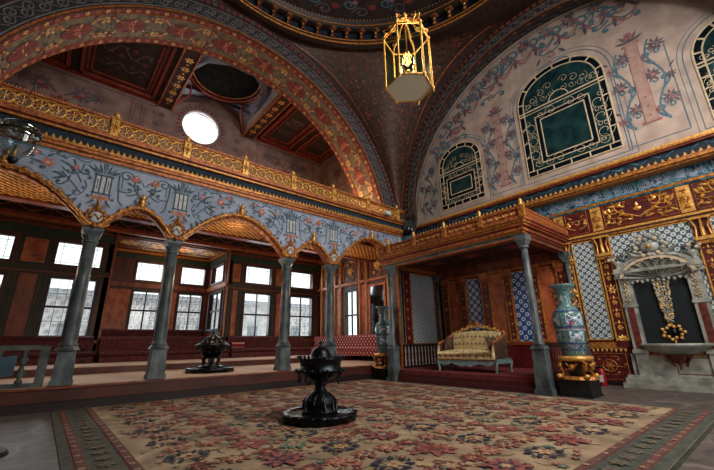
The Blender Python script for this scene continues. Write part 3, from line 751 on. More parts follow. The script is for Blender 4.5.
# end wall of divan room (X=11.4)
b = MB()
eh = [(13.3, 14.35, 1.3, 3.75)]
wallcells(b, 'X', 11.4, .25, YA, YB+.3, 0, 6.6, eh, 'wood')
def xb(y0, y1, z0, z1, d, m, X=11.4): b.box(X-d, X, y0, y1, z0, z1, m)
for y in (10.4, 11.15, 12.6, 13.1, 14.6, 15.1, 16.3):
    xb(y-.09, y+.09, .68, 5.9, .07, 'goldo'); xb(y-.03, y+.03, .68, 5.9, .1, 'gold')
xb(YA, YB, 4.0, 4.12, .1, 'goldo'); xb(YA, YB, 1.18, 1.26, .08, 'gold'); xb(YA, YB, 5.55, 5.75, .16, 'goldo'); xb(YA, YB, 5.3, 5.5, .05, 'green')
for y0, y1 in ((11.3, 12.45), (13.2, 14.5), (15.2, 16.2)):
    Q = Orn(); m0 = (y0+y1)/2; w = (y1-y0)/2-.1
    Q.line([(m0+w*cos(pi*i/12), 4.85+.4*sin(pi*i/12)) for i in range(13)], .06, 'gold', None, .03); Q.line([(m0-w, 4.2), (m0-w, 4.85)], .06, 'gold', None, .03); Q.line([(m0+w, 4.2), (m0+w, 4.85)], .06, 'gold', None, .03)
    Q.rinceau(m0, 4.2, m0, 5.2, .4, 3, 'gold', .05, 'goldb', .02); Q.flower(m0, 4.7, .2, 8, 'goldb', 'orange', .03)
    b.orn(Q, PX(11.39), .01)
for y0, y1 in ((12.68, 13.02), (14.66, 15.0), (10.55, 11.0)):
    xb(y0, y1, 1.3, 3.9, .03, 'terra'); Q = Orn(); Q.rinceau((y0+y1)/2, 4.2, (y0+y1)/2, 5.4, .2, 4, 'gold', .04, None, .02); b.orn(Q, PX(11.39), .01)
b.build('wall_end', kind='structure')
window('X', 11.4, 13.3, 14.35, 1.3, 3.75, 'plain')
b = MB(); b.box(11.33, 11.39, 11.4, 12.35, 1.3, 3.75, 'mirror'); mr = b.build('wall_mirror')
tag(mr, 'tall dark wall mirror set between gilt pilasters behind the far porcelain vase', 'mirror')
b = MB()
for q in ((11.3, 12.45, 1.22, 1.32), (11.3, 12.45, 3.73, 3.83), (11.3, 11.42, 1.3, 3.75), (12.33, 12.45, 1.3, 3.75)): b.box(11.3, 11.4, *q, 'goldo')
b.build('frame', mr)

# divans
def divan(x0, x1, y0, y1, z0, h, m, label, backside, cat='divan'):
    t = empty('divan', ((x0+x1)/2, (y0+y1)/2, z0)); tag(t, label, cat)
    cx, cy = (x0+x1)/2, (y0+y1)/2
    b = MB(); b.box(x0-cx, x1-cx, y0-cy, y1-cy, 0, h*.55, m); b.build('base', t)
    b = MB(); X0, X1, Y0, Y1 = x0-cx-.02, x1-cx+.02, y0-cy-.03, y1-cy
    b.tube([(X0, Y0+.07, h*.8), (X1, Y0+.07, h*.8)] if backside == 'Y' else [(X0+.07, Y0, h*.8), (X0+.07, Y1, h*.8)], h*.2, m, 10)
    b.box(X0+.03, X1-.03, Y0+.06, Y1, h*.58, h, m); b.build('mattress', t)
    b = MB()
    if backside == 'Y': 
        b.box(X0+.03, X1-.03, Y1-.28, Y1-.08, h, h+.42, m); b.tube([(X0+.03, Y1-.18, h+.42), (X1-.03, Y1-.18, h+.42)], .11, m, 10)
    else: 
        b.box(X1-.28, X1-.08, Y0+.03, Y1-.03, h, h+.42, m); b.tube([(X1-.18, Y0+.03, h+.42), (X1-.18, Y1-.03, h+.42)], .11, m, 10)
    b.build('backrest', t)
    return t
divan(-4.2, 1.45, YB-1.0, YB-.07, .685, .38, 'divan', 'long crimson damask divan under the tall grilled window beyond the low marble railing', 'Y')
divan(1.62, 6.05, YC-1.0, YC-.1, 1.05, .38, 'divan', 'crimson damask divan deep inside the window bay', 'Y')
divan(6.3, 10.3, YB-1.0, YB-.1, .685, .38, 'divan', 'crimson damask divan under the clear four-pane window', 'Y')
d = divan(10.55, 11.3, 10.5, YB-.12, .685, .36, 'divan2', 'rose and ivory damask divan along the wall behind the far porcelain vase', 'X')
t = divan(1.62, 6.15, YB-1.0, YB-.04, .685, .36, 'divan', 'crimson damask divan across the front of the window bay', 'Y')
b = MB(); b.box(1.62, 6.18, YB+.05, YC-.02, .685, 1.05, 'redcarpd'); b.build('floor_bay', kind='structure')
# patterned valance cloth on the front of the rose divan: lozenge repeat, printed on its base
cg = 'crimson cushions on the divans'
cp = None
for (x, y, z, rz, l) in [(.9, YB-.42, 1.14, 0, 'crimson bolster cushion on the divan next to the marble column'), (5.8, YB-.5, 1.12, .2, 'crimson bolster cushion at the front corner of the window bay'), (6.75, YB-.42, 1.14, 0, 'bright red-flowered cushion behind the domed brazier')]:
    b = MB(); b.tube([(-.3, 0, 0), (-.27, 0, 0), (.27, 0, 0), (.3, 0, 0)], .13, 'divan2' if 'bright' in l else 'divan', 14)
    o = b.build('cushion', loc=(x, y, z+.06)); o.rotation_euler = (0, 0, rz); tag(o, l, 'cushion')

# low marble railing between the pier and first column
t = empty('marble_railing', (-.76, YA+.12, .47)); tag(t, 'low carved marble railing beside the first arcade column', 'railing')
b = MB(); b.box(-1.9, .93, -.07, .07, .70, .79, 'railm'); b.box(-1.9, .93, -.06, .06, 0, .08, 'railm'); b.build('rail', t)
b = MB(); b.box(.78, .93, -.06, .06, .08, .7, 'railm'); b.build('post', t)
bp = None
for i in range(6):
    x = .55-.36*i
    if bp is None:
        b = MB(); b.lathe(0, 0, [(.05, .08), (.07, .1), (.03, .16), (.085, .25), (.04, .36), (.03, .42), (.085, .52), (.03, .6), (.06, .68), (.06, .7)], 'railm', 12); bp = b.build('baluster', t, loc=(x, 0, 0))
    else:
        c = bp.copy(); COL.objects.link(c); c.parent = t; c.location = (x, 0, 0)

# dark stand at the picture edge
t = empty('floor_stand', (-.36, 6.4, 0)); tag(t, 'black floor stand with slanted pale blue board at the lower left corner', 'stand')
b = MB(); b.frustum(0, 0, 0, .05, .3, .28, 'black', 24); b.box(-.03, .03, -.03, .03, .05, .95, 'black'); b.build('post', t)
b = MB(); b.add([(-.28, -.2, .86), (.16, -.2, .92), (.16, .14, 1.12), (-.28, .14, 1.06), (-.28, -.2, .83), (.16, -.2, .89), (.16, .14, 1.09), (-.28, .14, 1.03)], [(0, 1, 2, 3), (7, 6, 5, 4), (0, 4, 5, 1), (1, 5, 6, 2), (2, 6, 7, 3), (3, 7, 4, 0)], 'board'); b.build('board', t)

# ---------------------------------------------------------------- great arch over gallery
AX, AZ, AR = 3.84, 5.2, 6.24
zf = 6.19
def arcpt(t, r, Y, cx=AX, cz=AZ): return (cx+r*cos(t), Y, cz+r*sin(t))
a_lo = math.asin((zf-.02-AZ)/AR)
ta, tb = a_lo, pi-a_lo
YS = 11.35
def sof(u, v):   # u along arc 0..1, v depth
    t = ta+(tb-ta)*u; r = AR+.05*v; return (AX+r*cos(t), YA+(YS-YA)*v, AZ-.12*v+r*sin(t))
b = MB(); b.grid(sof, 96, 6, 'soffit')
Lg = AR*(tb-ta)
def mps(u, v, h):
    t = ta+u/AR; r = AR-h+.05*v/(YS-YA); return (AX+r*cos(t), YA+v, AZ-.12*v/(YS-YA)+r*sin(t))
O = Orn(); W = YS-YA
for v0 in (.0, W-.22):
    n = 80
    O.line([(Lg*i/n, v0+.11) for i in range(n+1)], .22, 'soffed')
b.orn(O, mps, .004)
O = Orn()
for v0 in (.23, W-.23, .02, W-.02): O.line([(Lg*i/90, v0) for i in range(91)], .025, 'goldo', None, .01)
for i in range(66):
    u = Lg*(i+.5)/66
    for v0 in (.11, W-.11): O.flower(u, v0, .07, 5, 'ivory' if i % 2 else 'orange', 'carp_r', a0=i)
nc = 12; W2 = W/2
for i in range(nc):
    u = Lg*(i+.5)/nc; s = Lg/nc
    for rr2, mm in ((1, 'soffed'), (.78, 'orange'), (.6, 'soffed'), (.42, 'ivory')):
        O.patch([(u+.4*rr2*(1+.2*(k % 2))*cos(k*pi/14), W2+.25*rr2*(1+.16*(k % 2))*sin(k*pi/14)) for k in range(28)], mm)
    for k in range(10): O.leaf(u+.22*cos(k*pi/5), W2+.14*sin(k*pi/5), k*pi/5, .16, .07, 'ivory' if k % 2 else 'soffed')
    O.flower(u, W2, .15, 8, 'orange', 'carp_r')
    for sg in (-1, 1):
        O.line([(u+s/2+s*.5*(j/14-.5)*1.3, W2+sg*(.08+.3*abs(sin(pi*j/14)))) for j in range(15)], .06, 'ivory')
        O.curl(u+s*.3, W2+sg*.3, .3*sg, .5, -sg, 'ivory', .045); O.curl(u-s*.3, W2+sg*.3, pi-.3*sg, .5, sg, 'ivory', .045)
        for q in (-.36, .36): O.flower(u+s*q, W2+sg*.36, .11, 6, 'orange' if i % 2 else 'soffed', 'ivory'); O.leaf(u+s*q*.8, W2+sg*.42, q*9, .15, .06, 'tblue'); O.leaf(u+s*q*1.1, W2+sg*.18, q*5, .14, .05, 'green')
    for k in range(60): O.leaf(u+U(-s/2, s/2), W2+U(-.45, .45), U(0, 6.28), U(.06, .12), .035, random.choice(['tblue', 'green', 'soffed', 'green']))
b.orn(O, mps, .007)
b.build('trim_4', kind='structure')

# archivolts -----------------------------------------------------------------
RO = 7.1
def archivolt(name, plane, c0, cz, rin, rout, foot, bands):
    b = MB()
    def mp(u, v, h):   # u = angle*rin , v = radius offset
        t = u/rin; r = rin+v
        if plane == 'Y': return (c0+r*cos(t), YA-h, cz+r*sin(t))
        return (XC-h, c0+r*cos(t), cz+r*sin(t))
    lo = math.asin(max(-1, min(1, (foot-cz)/rout))); hi = pi-lo
    def lim(r): return math.asin(max(-1, min(1, (foot-cz)/r)))
    n = 96
    for v0, v1, m, hh in bands:
        P = []; F = []
        for i in range(n+1):
            for v in (v0, v1):
                l = lim(rin+v); t = l+(pi-2*l)*i/n; P.append(mp(t*rin, v, hh))
        for i in range(n): F.append((2*i, 2*i+1, 2*i+3, 2*i+2))
        b.add(P, F, m, True)
    return b, mp, lim
b, mpA, limA = archivolt('a', 'Y', AX, AZ, AR, RO, zf, [(0, .06, 'goldo', .03), (-.02, .62, 'grey', -.01), (.62, .86, 'dkred', .01), (.5, 1.5, 'dkred', -.03)])
def chain(rin, v0, v1, l, m, m2, m3):
    O = Orn(); L = rin*(pi-2*l); n = int(L/.42); vm = (v0+v1)/2; w = (v1-v0)
    for i in range(n):
        u = rin*l+L*(i+.5)/n; s = L/n
        O.spiral(u-.08, vm+.05, w*.26, 0, 1.1, m, .028, 0, 12); O.spiral(u+.1, vm-.05, w*.26, pi, 1.1, m, .028, 0, 12)
        O.line([(u-s/2, vm-w*.3), (u, vm), (u+s/2, vm+w*.3)], .03, m2); O.line([(u-s/2, vm+w*.3), (u, vm), (u+s/2, vm-w*.3)], .03, m2)
    k = int(L/.25)
    for v in (v0+.04, v1-.04): O.line([(rin*l+L*i/k, v) for i in range(k+1)], .03, m3)
    return O
b.orn(chain(AR, .08, .6, limA(AR+.4), 'greyl', 'mauve', 'greyl'), mpA, .012)
O = Orn(); l = limA(AR+.75); L = AR*(pi-2*l)
for i in range(90): O.flower(AR*l+L*(i+.5)/90, .74, .08, 4, 'mauve' if i % 2 else 'soffed', 'scroll', a0=.78)
b.orn(O, mpA, .016)
b.build('trim_5', kind='structure')
RX0, RZ, RRi, RRo = 3.8, 6.7, 5.38, 5.98
b, mpB, limB = archivolt('b', 'X', RX0, RZ, RRi, RRo, 6.12, [(0, .04, 'goldo', .02), (-.02, .42, 'grey', -.01), (.42, .6, 'dkred', .01), (.3, 1.6, 'dkred', -.03)])
b.orn(chain(RRi, .05, .41, -.05, 'greyl', 'mauve', 'greyl'), mpB, .012)
O = Orn(); L = RRi*(pi+.1)
for i in range(80): O.flower(-RRi*.05+L*(i+.5)/80, .51, .07, 4, 'goldo', 'scroll', a0=.78)
b.orn(O, mpB, .016)
# splayed reveal towards tympanum
TY, TZ, TR = 3.8, 6.2, 6.24
def rev(u, v):
    t = -.02+(pi+.04)*u
    y0, z0 = RX0+RRi*cos(t), RZ+RRi*sin(t); y1, z1 = TY+TR*cos(t), TZ+TR*sin(t)
    return (XC+(XW-XC)*v, y0+(y1-y0)*v, max(6.12, z0+(z1-z0)*v))
b.grid(rev, 96, 8, 'dkred')
Lr = TR*pi
def mpr(u, v, h):
    x, y, z = rev(u/Lr, v); t = -.02+(pi+.04)*u/Lr; return (x, y-h*cos(t), z-h*sin(t))
O = Orn()
O.line([(Lr*i/90, .16) for i in range(91)], .28, 'pend'); O.line([(Lr*i/90, .66) for i in range(91)], .56, 'grey')
b.orn(O, mpr, .006)
O = Orn()
for v in (.02, .31, .37, .95): O.line([(Lr*i/90, v) for i in range(91)], .03, 'mauve' if v > .3 else 'goldo')
n = 34
for i in range(n):
    u = Lr*(i+.5)/n; s = Lr/n
    O.spiral(u-.1, .6, .16, 0, 1.2, 'greyl', .035, 0, 12); O.spiral(u+.12, .74, .15, pi, 1.2, 'greyl', .035, 0, 12); O.leaf(u, .66, .4, .25, .08, 'mauve')
    O.flower(u, .16, .09, 6, 'orange', 'mauve'); O.leaf(u+s/2, .16, 0, .16, .07, 'soffed')
b.orn(O, mpr, .012)
b.build('trim_6', kind='structure')

# pendentives ------------------------------------------------------------------
ZR = 12.35; RR = 5.8
def pendf(s, w):
    """s: height 0..1, w: 0 at arcade arch, 1 at tympanum arch"""
    # arcade archivolt outer edge point
    l = math.asin((zf-AZ)/RO); t = l+(pi/2-l)*s
    A = Vector((AX+RO*cos(t), YA, AZ+RO*sin(t)))
    l2 = math.asin(max(-1, (6.12-RZ)/RRo)); t2 = l2+(pi/2-l2)*s
    B = Vector((XC, RX0+RRo*cos(t2), RZ+RRo*sin(t2)))
    aa, ab = atan2(A.y-BCY, A.x-BCX), atan2(B.y-BCY, B.x-BCX)
    ra, rb = math.hypot(A.y-BCY, A.x-BCX), math.hypot(B.y-BCY, B.x-BCX)
    an = aa+(ab-aa)*w; r = ra+(rb-ra)*w; z = A.z+(B.z-A.z)*w
    k = s**2.2; bow = 4*w*(1-w)
    r2 = r+(RR+.25-r)*0; r = r*(1-bow*.04*sin(pi*min(1, s)))+(RR+.3-r)*k*bow*.9
    z = z+(ZR-z)*k*bow*.6
    return Vector((BCX+r*cos(an), BCY+r*sin(an), z))
def pend_obj(mx, my, idx):
    b = MB()
    def T(p): return (2*BCX-p.x if mx else p.x, 2*BCY-p.y if my else p.y, p.z)
    b.grid(lambda u, v: T(pendf(v, u)), 24, 40, 'pend')
    def mp(u, v, h):
        v = max(0, min(1, v)); u = max(0, min(1, u))
        p = pendf(v, u); d = Vector((BCX-p.x, BCY-p.y, -3)).normalized(); return T(p+d*h)
    O = Orn()
    def wdt(v): return 1.2+11*v      # rough arc length across at this height
    def metric(uc, vc, pts):           # keep curls round on the surface
        return [(uc+x/wdt(vc), vc+y/8.5) for x, y in pts]
    v = .07
    while v < .97:
        n = max(1, int(wdt(v)*.85/.42)); dv = .42/8.5
        for i in range(n):
            u = .09+.82*(i+.5)/n; sg = 1 if (i+int(v/dv)) % 2 else -1; m = random.choice(['goldo', 'soffed', 'soffed', 'dkgild', 'dkgild', 'mauve'])
            pts = [(sg*.17*(1-.8*k/13)*cos(k*.62), .17*(1-.8*k/13)*sin(k*.62)) for k in range(14)]
            O.S.append((metric(u, v, pts), .0036, .0022, m, .003))
            for q in range(3):
                a_ = U(0, 6.28); L_ = U(.08, .16); O.P.append((metric(u, v, [(.16*cos(a_), .16*sin(a_)), ((.16+L_)*cos(a_+.25), (.16+L_)*sin(a_+.25)), (.17*cos(a_+.4), .17*sin(a_+.4))]), random.choice(['goldo', 'dkgild', 'dkgild', 'soffed']), 0))
        v += dv
    b.orn(O, mp, .012)
    O = Orn()
    for e in (.035, .965): O.line([(e if v > 6 else (.5+(e-.5)*v/6), .02+.96*v/60) for v in range(61)], .02, 'dkred')
    for e in (.06, .94): O.line([(e if v > 9 else (.5+(e-.5)*v/9), .04+.94*v/60) for v in range(61)], .006, 'goldo')
    b.orn(O, mp, .02)
    # ring flange
    a0 = 0.0; 
    def fl(u, v):
        w = u; p = pendf(1, w); a = atan2(p.y-BCY, p.x-BCX); q = Vector((BCX+RR*cos(a), BCY+RR*sin(a), ZR)); r = p.lerp(q, v); return T(r)
    b.grid(fl, 24, 3, 'pend')
    b.build('ceiling_pendentive_%d' % idx, kind='structure')
k = 0
for mx in (0, 1):
    for my in (0, 1): k += 1; pend_obj(mx, my, k)

# dome ------------------------------------------------------------------------
b = MB()
def ringp(prof, m, n=96):
    P = []; F = []
    for r, z in prof:
        for i in range(n): t = 2*pi*i/n; P.append((BCX+r*cos(t), BCY+r*sin(t), z))
    for j in range(len(prof)-1):
        for i in range(n): F.append((j*n+i, j*n+(i+1) % n, (j+1)*n+(i+1) % n, (j+1)*n+i))
    b.add(P, F, m, True)
ringp([(RR+.1, ZR-.05), (RR-.12, ZR-.02), (RR-.14, ZR+.08), (RR-.02, ZR+.12)], 'wooddk')
for rr_, zz_ in ((RR-.13, ZR-.03), (RR-.1, ZR+.15), (RR-.05, ZR+.95)):
    ringp([(rr_+.02, zz_-.02), (rr_-.025, zz_-.02), (rr_-.03, zz_+.02), (rr_+.02, zz_+.02)], 'gold')
ringp([(RR-.02, ZR+.12), (RR-.1, ZR+.16), (RR, ZR+.2), (RR+.28, ZR+.22)], 'wooddk')
ringp([(RR+.28, ZR+.22), (RR+.28, ZR+.85)], 'tealdk')
ringp([(RR+.28, ZR+.85), (RR-.02, ZR+.85), (RR-.06, ZR+.92), (RR-.04, ZR+1.0), (RR-.2, ZR+1.03), (RR-.2, ZR+1.1), (RR-.05, ZR+1.14)], 'wooddk')
for i in range(260):
    t = 2*pi*i/260; b.ball((BCX+(RR-.21)*cos(t), BCY+(RR-.21)*sin(t), ZR+1.06), .03, 'goldb', 4)
for i in range(360):
    t = 2*pi*i/360; b.ball((BCX+(RR-.14)*cos(t), BCY+(RR-.14)*sin(t), ZR+.03), .022, 'gold', 4)
b.build('trim_7', kind='structure')
root = empty('dome_gallery_colonnade', (BCX, BCY, ZR+.2)); tag(root, 'ring of stubby gilt balusters circling the base of the dome', 'colonnade')
bb = MB(); bb.lathe(0, 0, [(.09, 0), (.09, .06), (.05, .1), (.09, .25), (.05, .36), (.075, .45), (.05, .55), (.1, .6), (.1, .66)], 'marbr', 8); bb.ball((-.03, 0, .25), .08, 'goldb', 6); bb.ball((-.03, 0, .45), .07, 'goldb', 6); bb.box(-.11, .11, -.11, .11, .6, .66, 'gold'); bb.box(-.11, .11, -.11, .11, 0, .05, 'gold')
b0 = None
for i in range(64):
    t = 2*pi*i/64; p = ((RR+.08)*cos(t), (RR+.08)*sin(t), 0)
    if b0 is None: b0 = bb.build('baluster', root, loc=p)
    else: c = b0.copy(); COL.objects.link(c); c.parent = root; c.location = p
b = MB()
def domef(u, v):
    t = 2*pi*u; p = v*pi/2; r = (RR-.05)*cos(p); return (BCX+r*cos(t), BCY+r*sin(t), ZR+1.14+4.2*sin(p))
b.grid(domef, 96, 20, 'dkpanel')
def mpd(u, v, h):
    p = v; r = (RR-.05-h)*cos(p); return (BCX+r*cos(u), BCY+r*sin(u), ZR+1.14+(4.2-h)*sin(p))
O = Orn()
for k in range(24):
    u = 2*pi*k/24
    O.S.append(([(u+.09*sin(j*.7), .03+j*.1) for j in range(10)], .02, .012, 'dkred', 0))
    for v in (.1, .28, .46):
        O.spiral(u+.1, v, .06, 0, 1.2, 'mauve', .012, 0, 12); O.spiral(u-.08, v+.08, .05, pi, 1.2, 'tblue', .012, 0, 12); O.disc(u+.02, v+.05, .03, 'soffed'); O.disc(u+.14, v+.1, .02, 'pink')
b.orn(O, mpd, .02)
b.build('ceiling_dome', kind='structure')

# walls filling the bay (behind the camera and off to the side)
b = MB(); YN = 2*BCY-YA
wallcells(b, 'Y', YN-.3, .3, -3.6, XW, 0, 13.4, [(3.2, 5.4, .8, 5), (6.4, 8.6, .8, 5), (3.0, 9.4, 6.6, 10.8)], 'plain'); b.build('wall_near', kind='structure')
b = MB(); wallcells(b, 'X', -3.9, .3, YN-.3, YA, 0, 13.4, [], 'plain'); wallcells(b, 'X', -6.2, .2, YA, YB+.3, 0, 6.6, [], 'wood'); b.box(-6.2, -3.6, YA-.1, YA+.2, 0, 6.6, 'plain'); b.build('wall_side', kind='structure')

# ---------------------------------------------------------------- gallery room
b = MB(); GY = 15.44; GZ = 11.31
N = 48; rz = .815; ocx, ocz = 3.87, 10.85
# back wall with round oculus
P = []; F = []
def sq(t):
    c, s = cos(t), sin(t); k = 1.3/max(abs(c), abs(s)); return ocx+c*k, ocz+s*k
for i in range(N):
    t = 2*pi*i/N; x, z = sq(t); P += [(x, GY, z), (ocx+rz*cos(t), GY, ocz+rz*sin(t)), (ocx+rz*cos(t), GY+.3, ocz+rz*sin(t))]
for i in range(N):
    a = 3*i; c = 3*((i+1) % N); F += [(a, c, c+1, a+1), (a+1, c+1, c+2, a+2)]
b.add(P, F, 'mauvewall')
wallcells(b, 'Y', GY, .2, -3.9, 10.9, 5.9, 13.2, [(ocx-1.3, ocx+1.3, ocz-1.3, ocz+1.3)], 'mauvewall')
O = Orn()
for i in range(32): t = 2*pi*i/32; O.leaf(ocx+(rz+.06)*cos(t), ocz+(rz+.06)*sin(t), t, .2+.1*(i % 2), .13, 'mauve' if i % 2 else 'soffed')
for x, w in ((-1.09, 1.3), (8.26, 1.2), (-3.6, .8)):
    for k in range(3):
        for sg in (-1, 1):
            O.curl(x+sg*.1, 8.6+k*.8, pi/2-sg*.9, 1.0, -sg, 'mauve', .09); O.flower(x+sg*.6, 8.9+k*.76, .32, 8, 'soffed' if k % 2 else 'mauve', 'pink'); O.flower(x+sg*1.1, 9.1+k*.7, .24, 7, 'mauve', 'soffed'); O.curl(x+sg*.7, 8.7+k*.76, pi/2-sg*1.2, .9, sg, 'mauve', .08); O.leaf(x+sg*.3, 8.7+k*.76, pi/2-sg*1.3, .45, .16, 'soffed'); O.leaf(x+sg*.8, 8.6+k*.76, pi/2+sg*.3, .35, .14, 'mauve')
    O.flower(x, 9.8, .33, 8, 'soffed', 'ivory')
for x in (1.1, 1.47, 6.2, 6.63, 10.0): O.line([(x, 7.7), (x, 11)], .03, 'soffed'); O.line([(x+.12, 7.8), (x+.12, 10.9)], .02, 'mauve')
for x in (2.06, 5.66):
    for k in range(5): O.flower(x+U(-.15, .15), 8.8+k*.49, .14, 5, 'mauve', 'soffed'); O.leaf(x, 8.7+k*.49, U(0, 6), .3, .1, 'mauve')
O.line([(-3.8, 11.08), (ocx-1.9, 11.08)], .06, 'mauve'); O.line([(ocx+1.9, 11.08), (10.5, 11.08)], .06, 'mauve')
b.orn(O, PY(GY), .006)
b.box(-3.9, ocx-1.85, GY-.12, GY, GZ-.1, GZ, 'rededge'); b.box(ocx+1.85, 10.7, GY-.12, GY, GZ-.1, GZ, 'rededge')
b.tube([(ocx+1.9*cos(pi*i/24), GY-.04, 11.31+1.3*sin(pi*i/24)) for i in range(25)], .06, 'rededge')
b.box(10.6, 10.8, YS, GY, 5.9, 13.2, 'mauvewall'); b.box(-3.9, -3.7, YA+.1, GY, 5.9, 13.2, 'mauvewall')
b.orn((lambda Q: (Q.flower(13.9, 10.0, .4, 8, 'mauve', 'soffed'), Q.frame(13.1, 14.9, 9.2, 10.9, .06, 'soffed'), Q)[-1])(Orn()), PX(10.6), .006)
b.build('wall_gallery', kind='structure')
b = MB(); b.box(-3.6, 11.2, YA+.02, 12.35, 5.6, 6.0, 'wood'); b.build('floor_gallery', kind='structure')
wn[0] += 1
b = MB()
b.tube([(ocx+rz*cos(2*pi*i/48), GY+.1, ocz+rz*sin(2*pi*i/48)) for i in range(49)], .04, 'white')
rt = b.build('window_%d' % wn[0], kind='structure')
b = MB(); b.add([(ocx, GY+.15, ocz)]+[(ocx+rz*cos(2*pi*i/48), GY+.15, ocz+rz*sin(2*pi*i/48)) for i in range(48)], [(0, 1+i, 1+(i+1) % 48) for i in range(48)], 'clear'); b.build('pane', rt)
# ceiling
b = MB(); bx0, bx1 = 2.02, 5.89; cy = 13.42; cr = 1.55; cz = 12.4
b.box(-3.9, bx0, YS, GY+.2, GZ, GZ+.2, 'dkpanel'); b.box(bx1, 10.8, YS, GY+.2, GZ, GZ+.2, 'dkpanel'); 
for x0, x1 in ((bx0-.0, bx0+.52), (bx1-.09, bx1+.43)):
    b.box(x0, x1, YS, GY, GZ-.16, GZ+.02, 'dkred'); b.box(x0-.04, x0+.02, YS, GY, GZ-.2, GZ, 'goldo'); b.box(x1-.02, x1+.04, YS, GY, GZ-.2, GZ, 'goldo')
bx0 += .52; bx1 -= .09
O = Orn()
for xx in (bx0-.24, bx1+.24):
    for k in range(6): O.flower(xx, 11.9+k*.56, .15, 6, 'goldb', 'orange', .01); O.leaf(xx, 12.1+k*.56, pi/2, .16, .12, 'gold', .01)
b.orn(O, PZd(GZ-.16), .005)
# coffers
for (x0, x1) in ((-3.7, 1.96), (6.4, 10.5)):
    n = 2
    for k in range(n):
        a = x0+(x1-x0)*k/n+.15; c = x0+(x1-x0)*(k+1)/n-.15
        for (i0, w, m, zz) in ((0, .1, 'rededge', .12), (.3, .06, 'rededge', .06)):
            for q in ((a+i0, c-i0, 11.55+i0, 11.55+i0+w), (a+i0, c-i0, GY-.25-i0-w, GY-.25-i0), (a+i0, a+i0+w, 11.55+i0, GY-.25-i0), (c-i0-w, c-i0, 11.55+i0, GY-.25-i0)): b.box(q[0], q[1], q[2], q[3], GZ-zz, GZ+.01, m)
        O = Orn(); O.frame(a+.2, c-.2, 11.8, GY-.5, .09, 'soffed'); O.rinceau(a+.5, 13.1, c-.5, 13.1, .5, 4, 'mauve', .05, 'soffed'); O.rinceau(a+.5, 14.0, c-.5, 14.0, .3, 4, 'mauve', .04, 'soffed')
        b.orn(O, PZd(GZ), .006)
# medallion bay: loft from rectangle/lunette to circle
xm = (bx0+bx1)/2; hw = (bx1-bx0)/2
def outer(t):
    c, s = cos(t), sin(t); ky = GY-cy if s > 0 else cy-YS-.02
    k = 1/max(abs(c), abs(s)); x = xm+hw*c*k; y = cy+ky*s*k
    z = GZ
    if y > cy: z = GZ+1.3*sqrt(max(0, 1-((x-xm)/hw)**2))*((y-cy)/ky)**1.5
    return Vector((x, y, z))
def loft(u, v):
    t = 2*pi*u; o_ = outer(t); i_ = Vector((xm+cr*cos(t), cy+cr*sin(t), cz)); return tuple(o_.lerp(i_, v))
b.grid(loft, 96, 6, 'mauvewall')
b.tube([(xm+cr*cos(2*pi*i/60), cy+cr*sin(2*pi*i/60), cz-.02) for i in range(61)], .09, 'rededge'); b.tube([(xm+(cr-.16)*cos(2*pi*i/60), cy+(cr-.16)*sin(2*pi*i/60), cz+.03) for i in range(61)], .04, 'goldo')
b.lathe(xm, cy, [(cr, cz+.05), (cr-.02, cz+.3), (.01, cz+.32)], 'meddk', 48, smooth=False)
O = Orn()
for i in range(10): O.flower(xm+.7*cos(i*.628), cy+.7*sin(i*.628), .25, 6, 'dkred', 'mauve'); O.curl(xm, cy, i*.628, .9, 1, 'green', .04)
b.orn(O, PZd(cz+.28), .006)
b.box(-3.9, 11, YA+.1, GY+.4, 13.1, 13.2, 'dkpanel')
for sx in (-1, 1): b.tube([(xm+sx*hw*.98, GY-.1, GZ+.02), (xm+sx*(hw*.7), GY-.9, GZ+.35), (xm+sx*(cr*.72+.05), cy+cr*.72, cz-.03)], .045, 'rededge')
def mpl(u, v, h): x, y, z = loft(u, v); return (x, y, z-h)
O = Orn()
for i in range(28): O.leaf((i+.5)/28, .25, pi/2 if i % 2 else pi/2+.8, .45, .02, 'mauve'); O.disc((i)/28, .6, .01, 'soffed', 6, 0, .12)
b.orn(O, mpl, .01)
b.build('ceiling_gallery', kind='structure')

# ---------------------------------------------------------------- tympanum
b = MB(); 
T0, T1 = -3.5, 10.8
w1 = (1.93, 4.7, 6.66, 10.58); w2 = (6.42, 8.42, 6.55, 9.3); w3 = (-1.8, .0, 6.55, 9.3)
b.box(XW, XW+.4, T0, T1, 5.4, 13.4, 'cream')
def archpts(y0, y1, z0, z1, rise, off=0, n=20):
    c = (y0+y1)/2; w = (y1-y0)/2+off; zs_ = z1-rise
    p = [(c-w, z0-off)]
    for i in range(n+1):
        t = pi-pi*i/n; p.append((c+w*cos(t), zs_+(rise+off)*sin(t)**.85 if sin(t) > 0 else zs_))
    p.append((c+w, z0-off)); return p
O = Orn()
for q, rise in ((w1, 1.25), (w2, .95), (w3, .95)):
    p = archpts(*q, rise, .2); O.line(p+[p[0]], .03, 'tblue'); p = archpts(*q, rise, .32); O.line(p+[p[0]], .018, 'tblue')
def pcol(y, z0, z1, w=.13):
    O.rect(y-w, y+w, z0, z1, 'colp'); O.frame(y-w, y+w, z0, z1, .035, 'pink'); O.line([(y-w*1.6, z0), (y+w*1.6, z0)], .09, 'pink'); O.line([(y-w*1.6, z1), (y+w*1.6, z1)], .08, 'pink')
    k = int((z1-z0)/.3)
    for i in range(k): O.line([(y-w, z0+.3*i), (y+w, z0+.3*i+.22)], .025, 'pink'); O.disc(y, z0+.3*i+.2, .03, 'mauve', 6)
    for a in range(5): O.leaf(y, z1+.08, pi*(.1+.2*a), .38, .12, 'mauve')
    O.flower(y, z1+.3, .14, 6, 'pink', 'mauve')
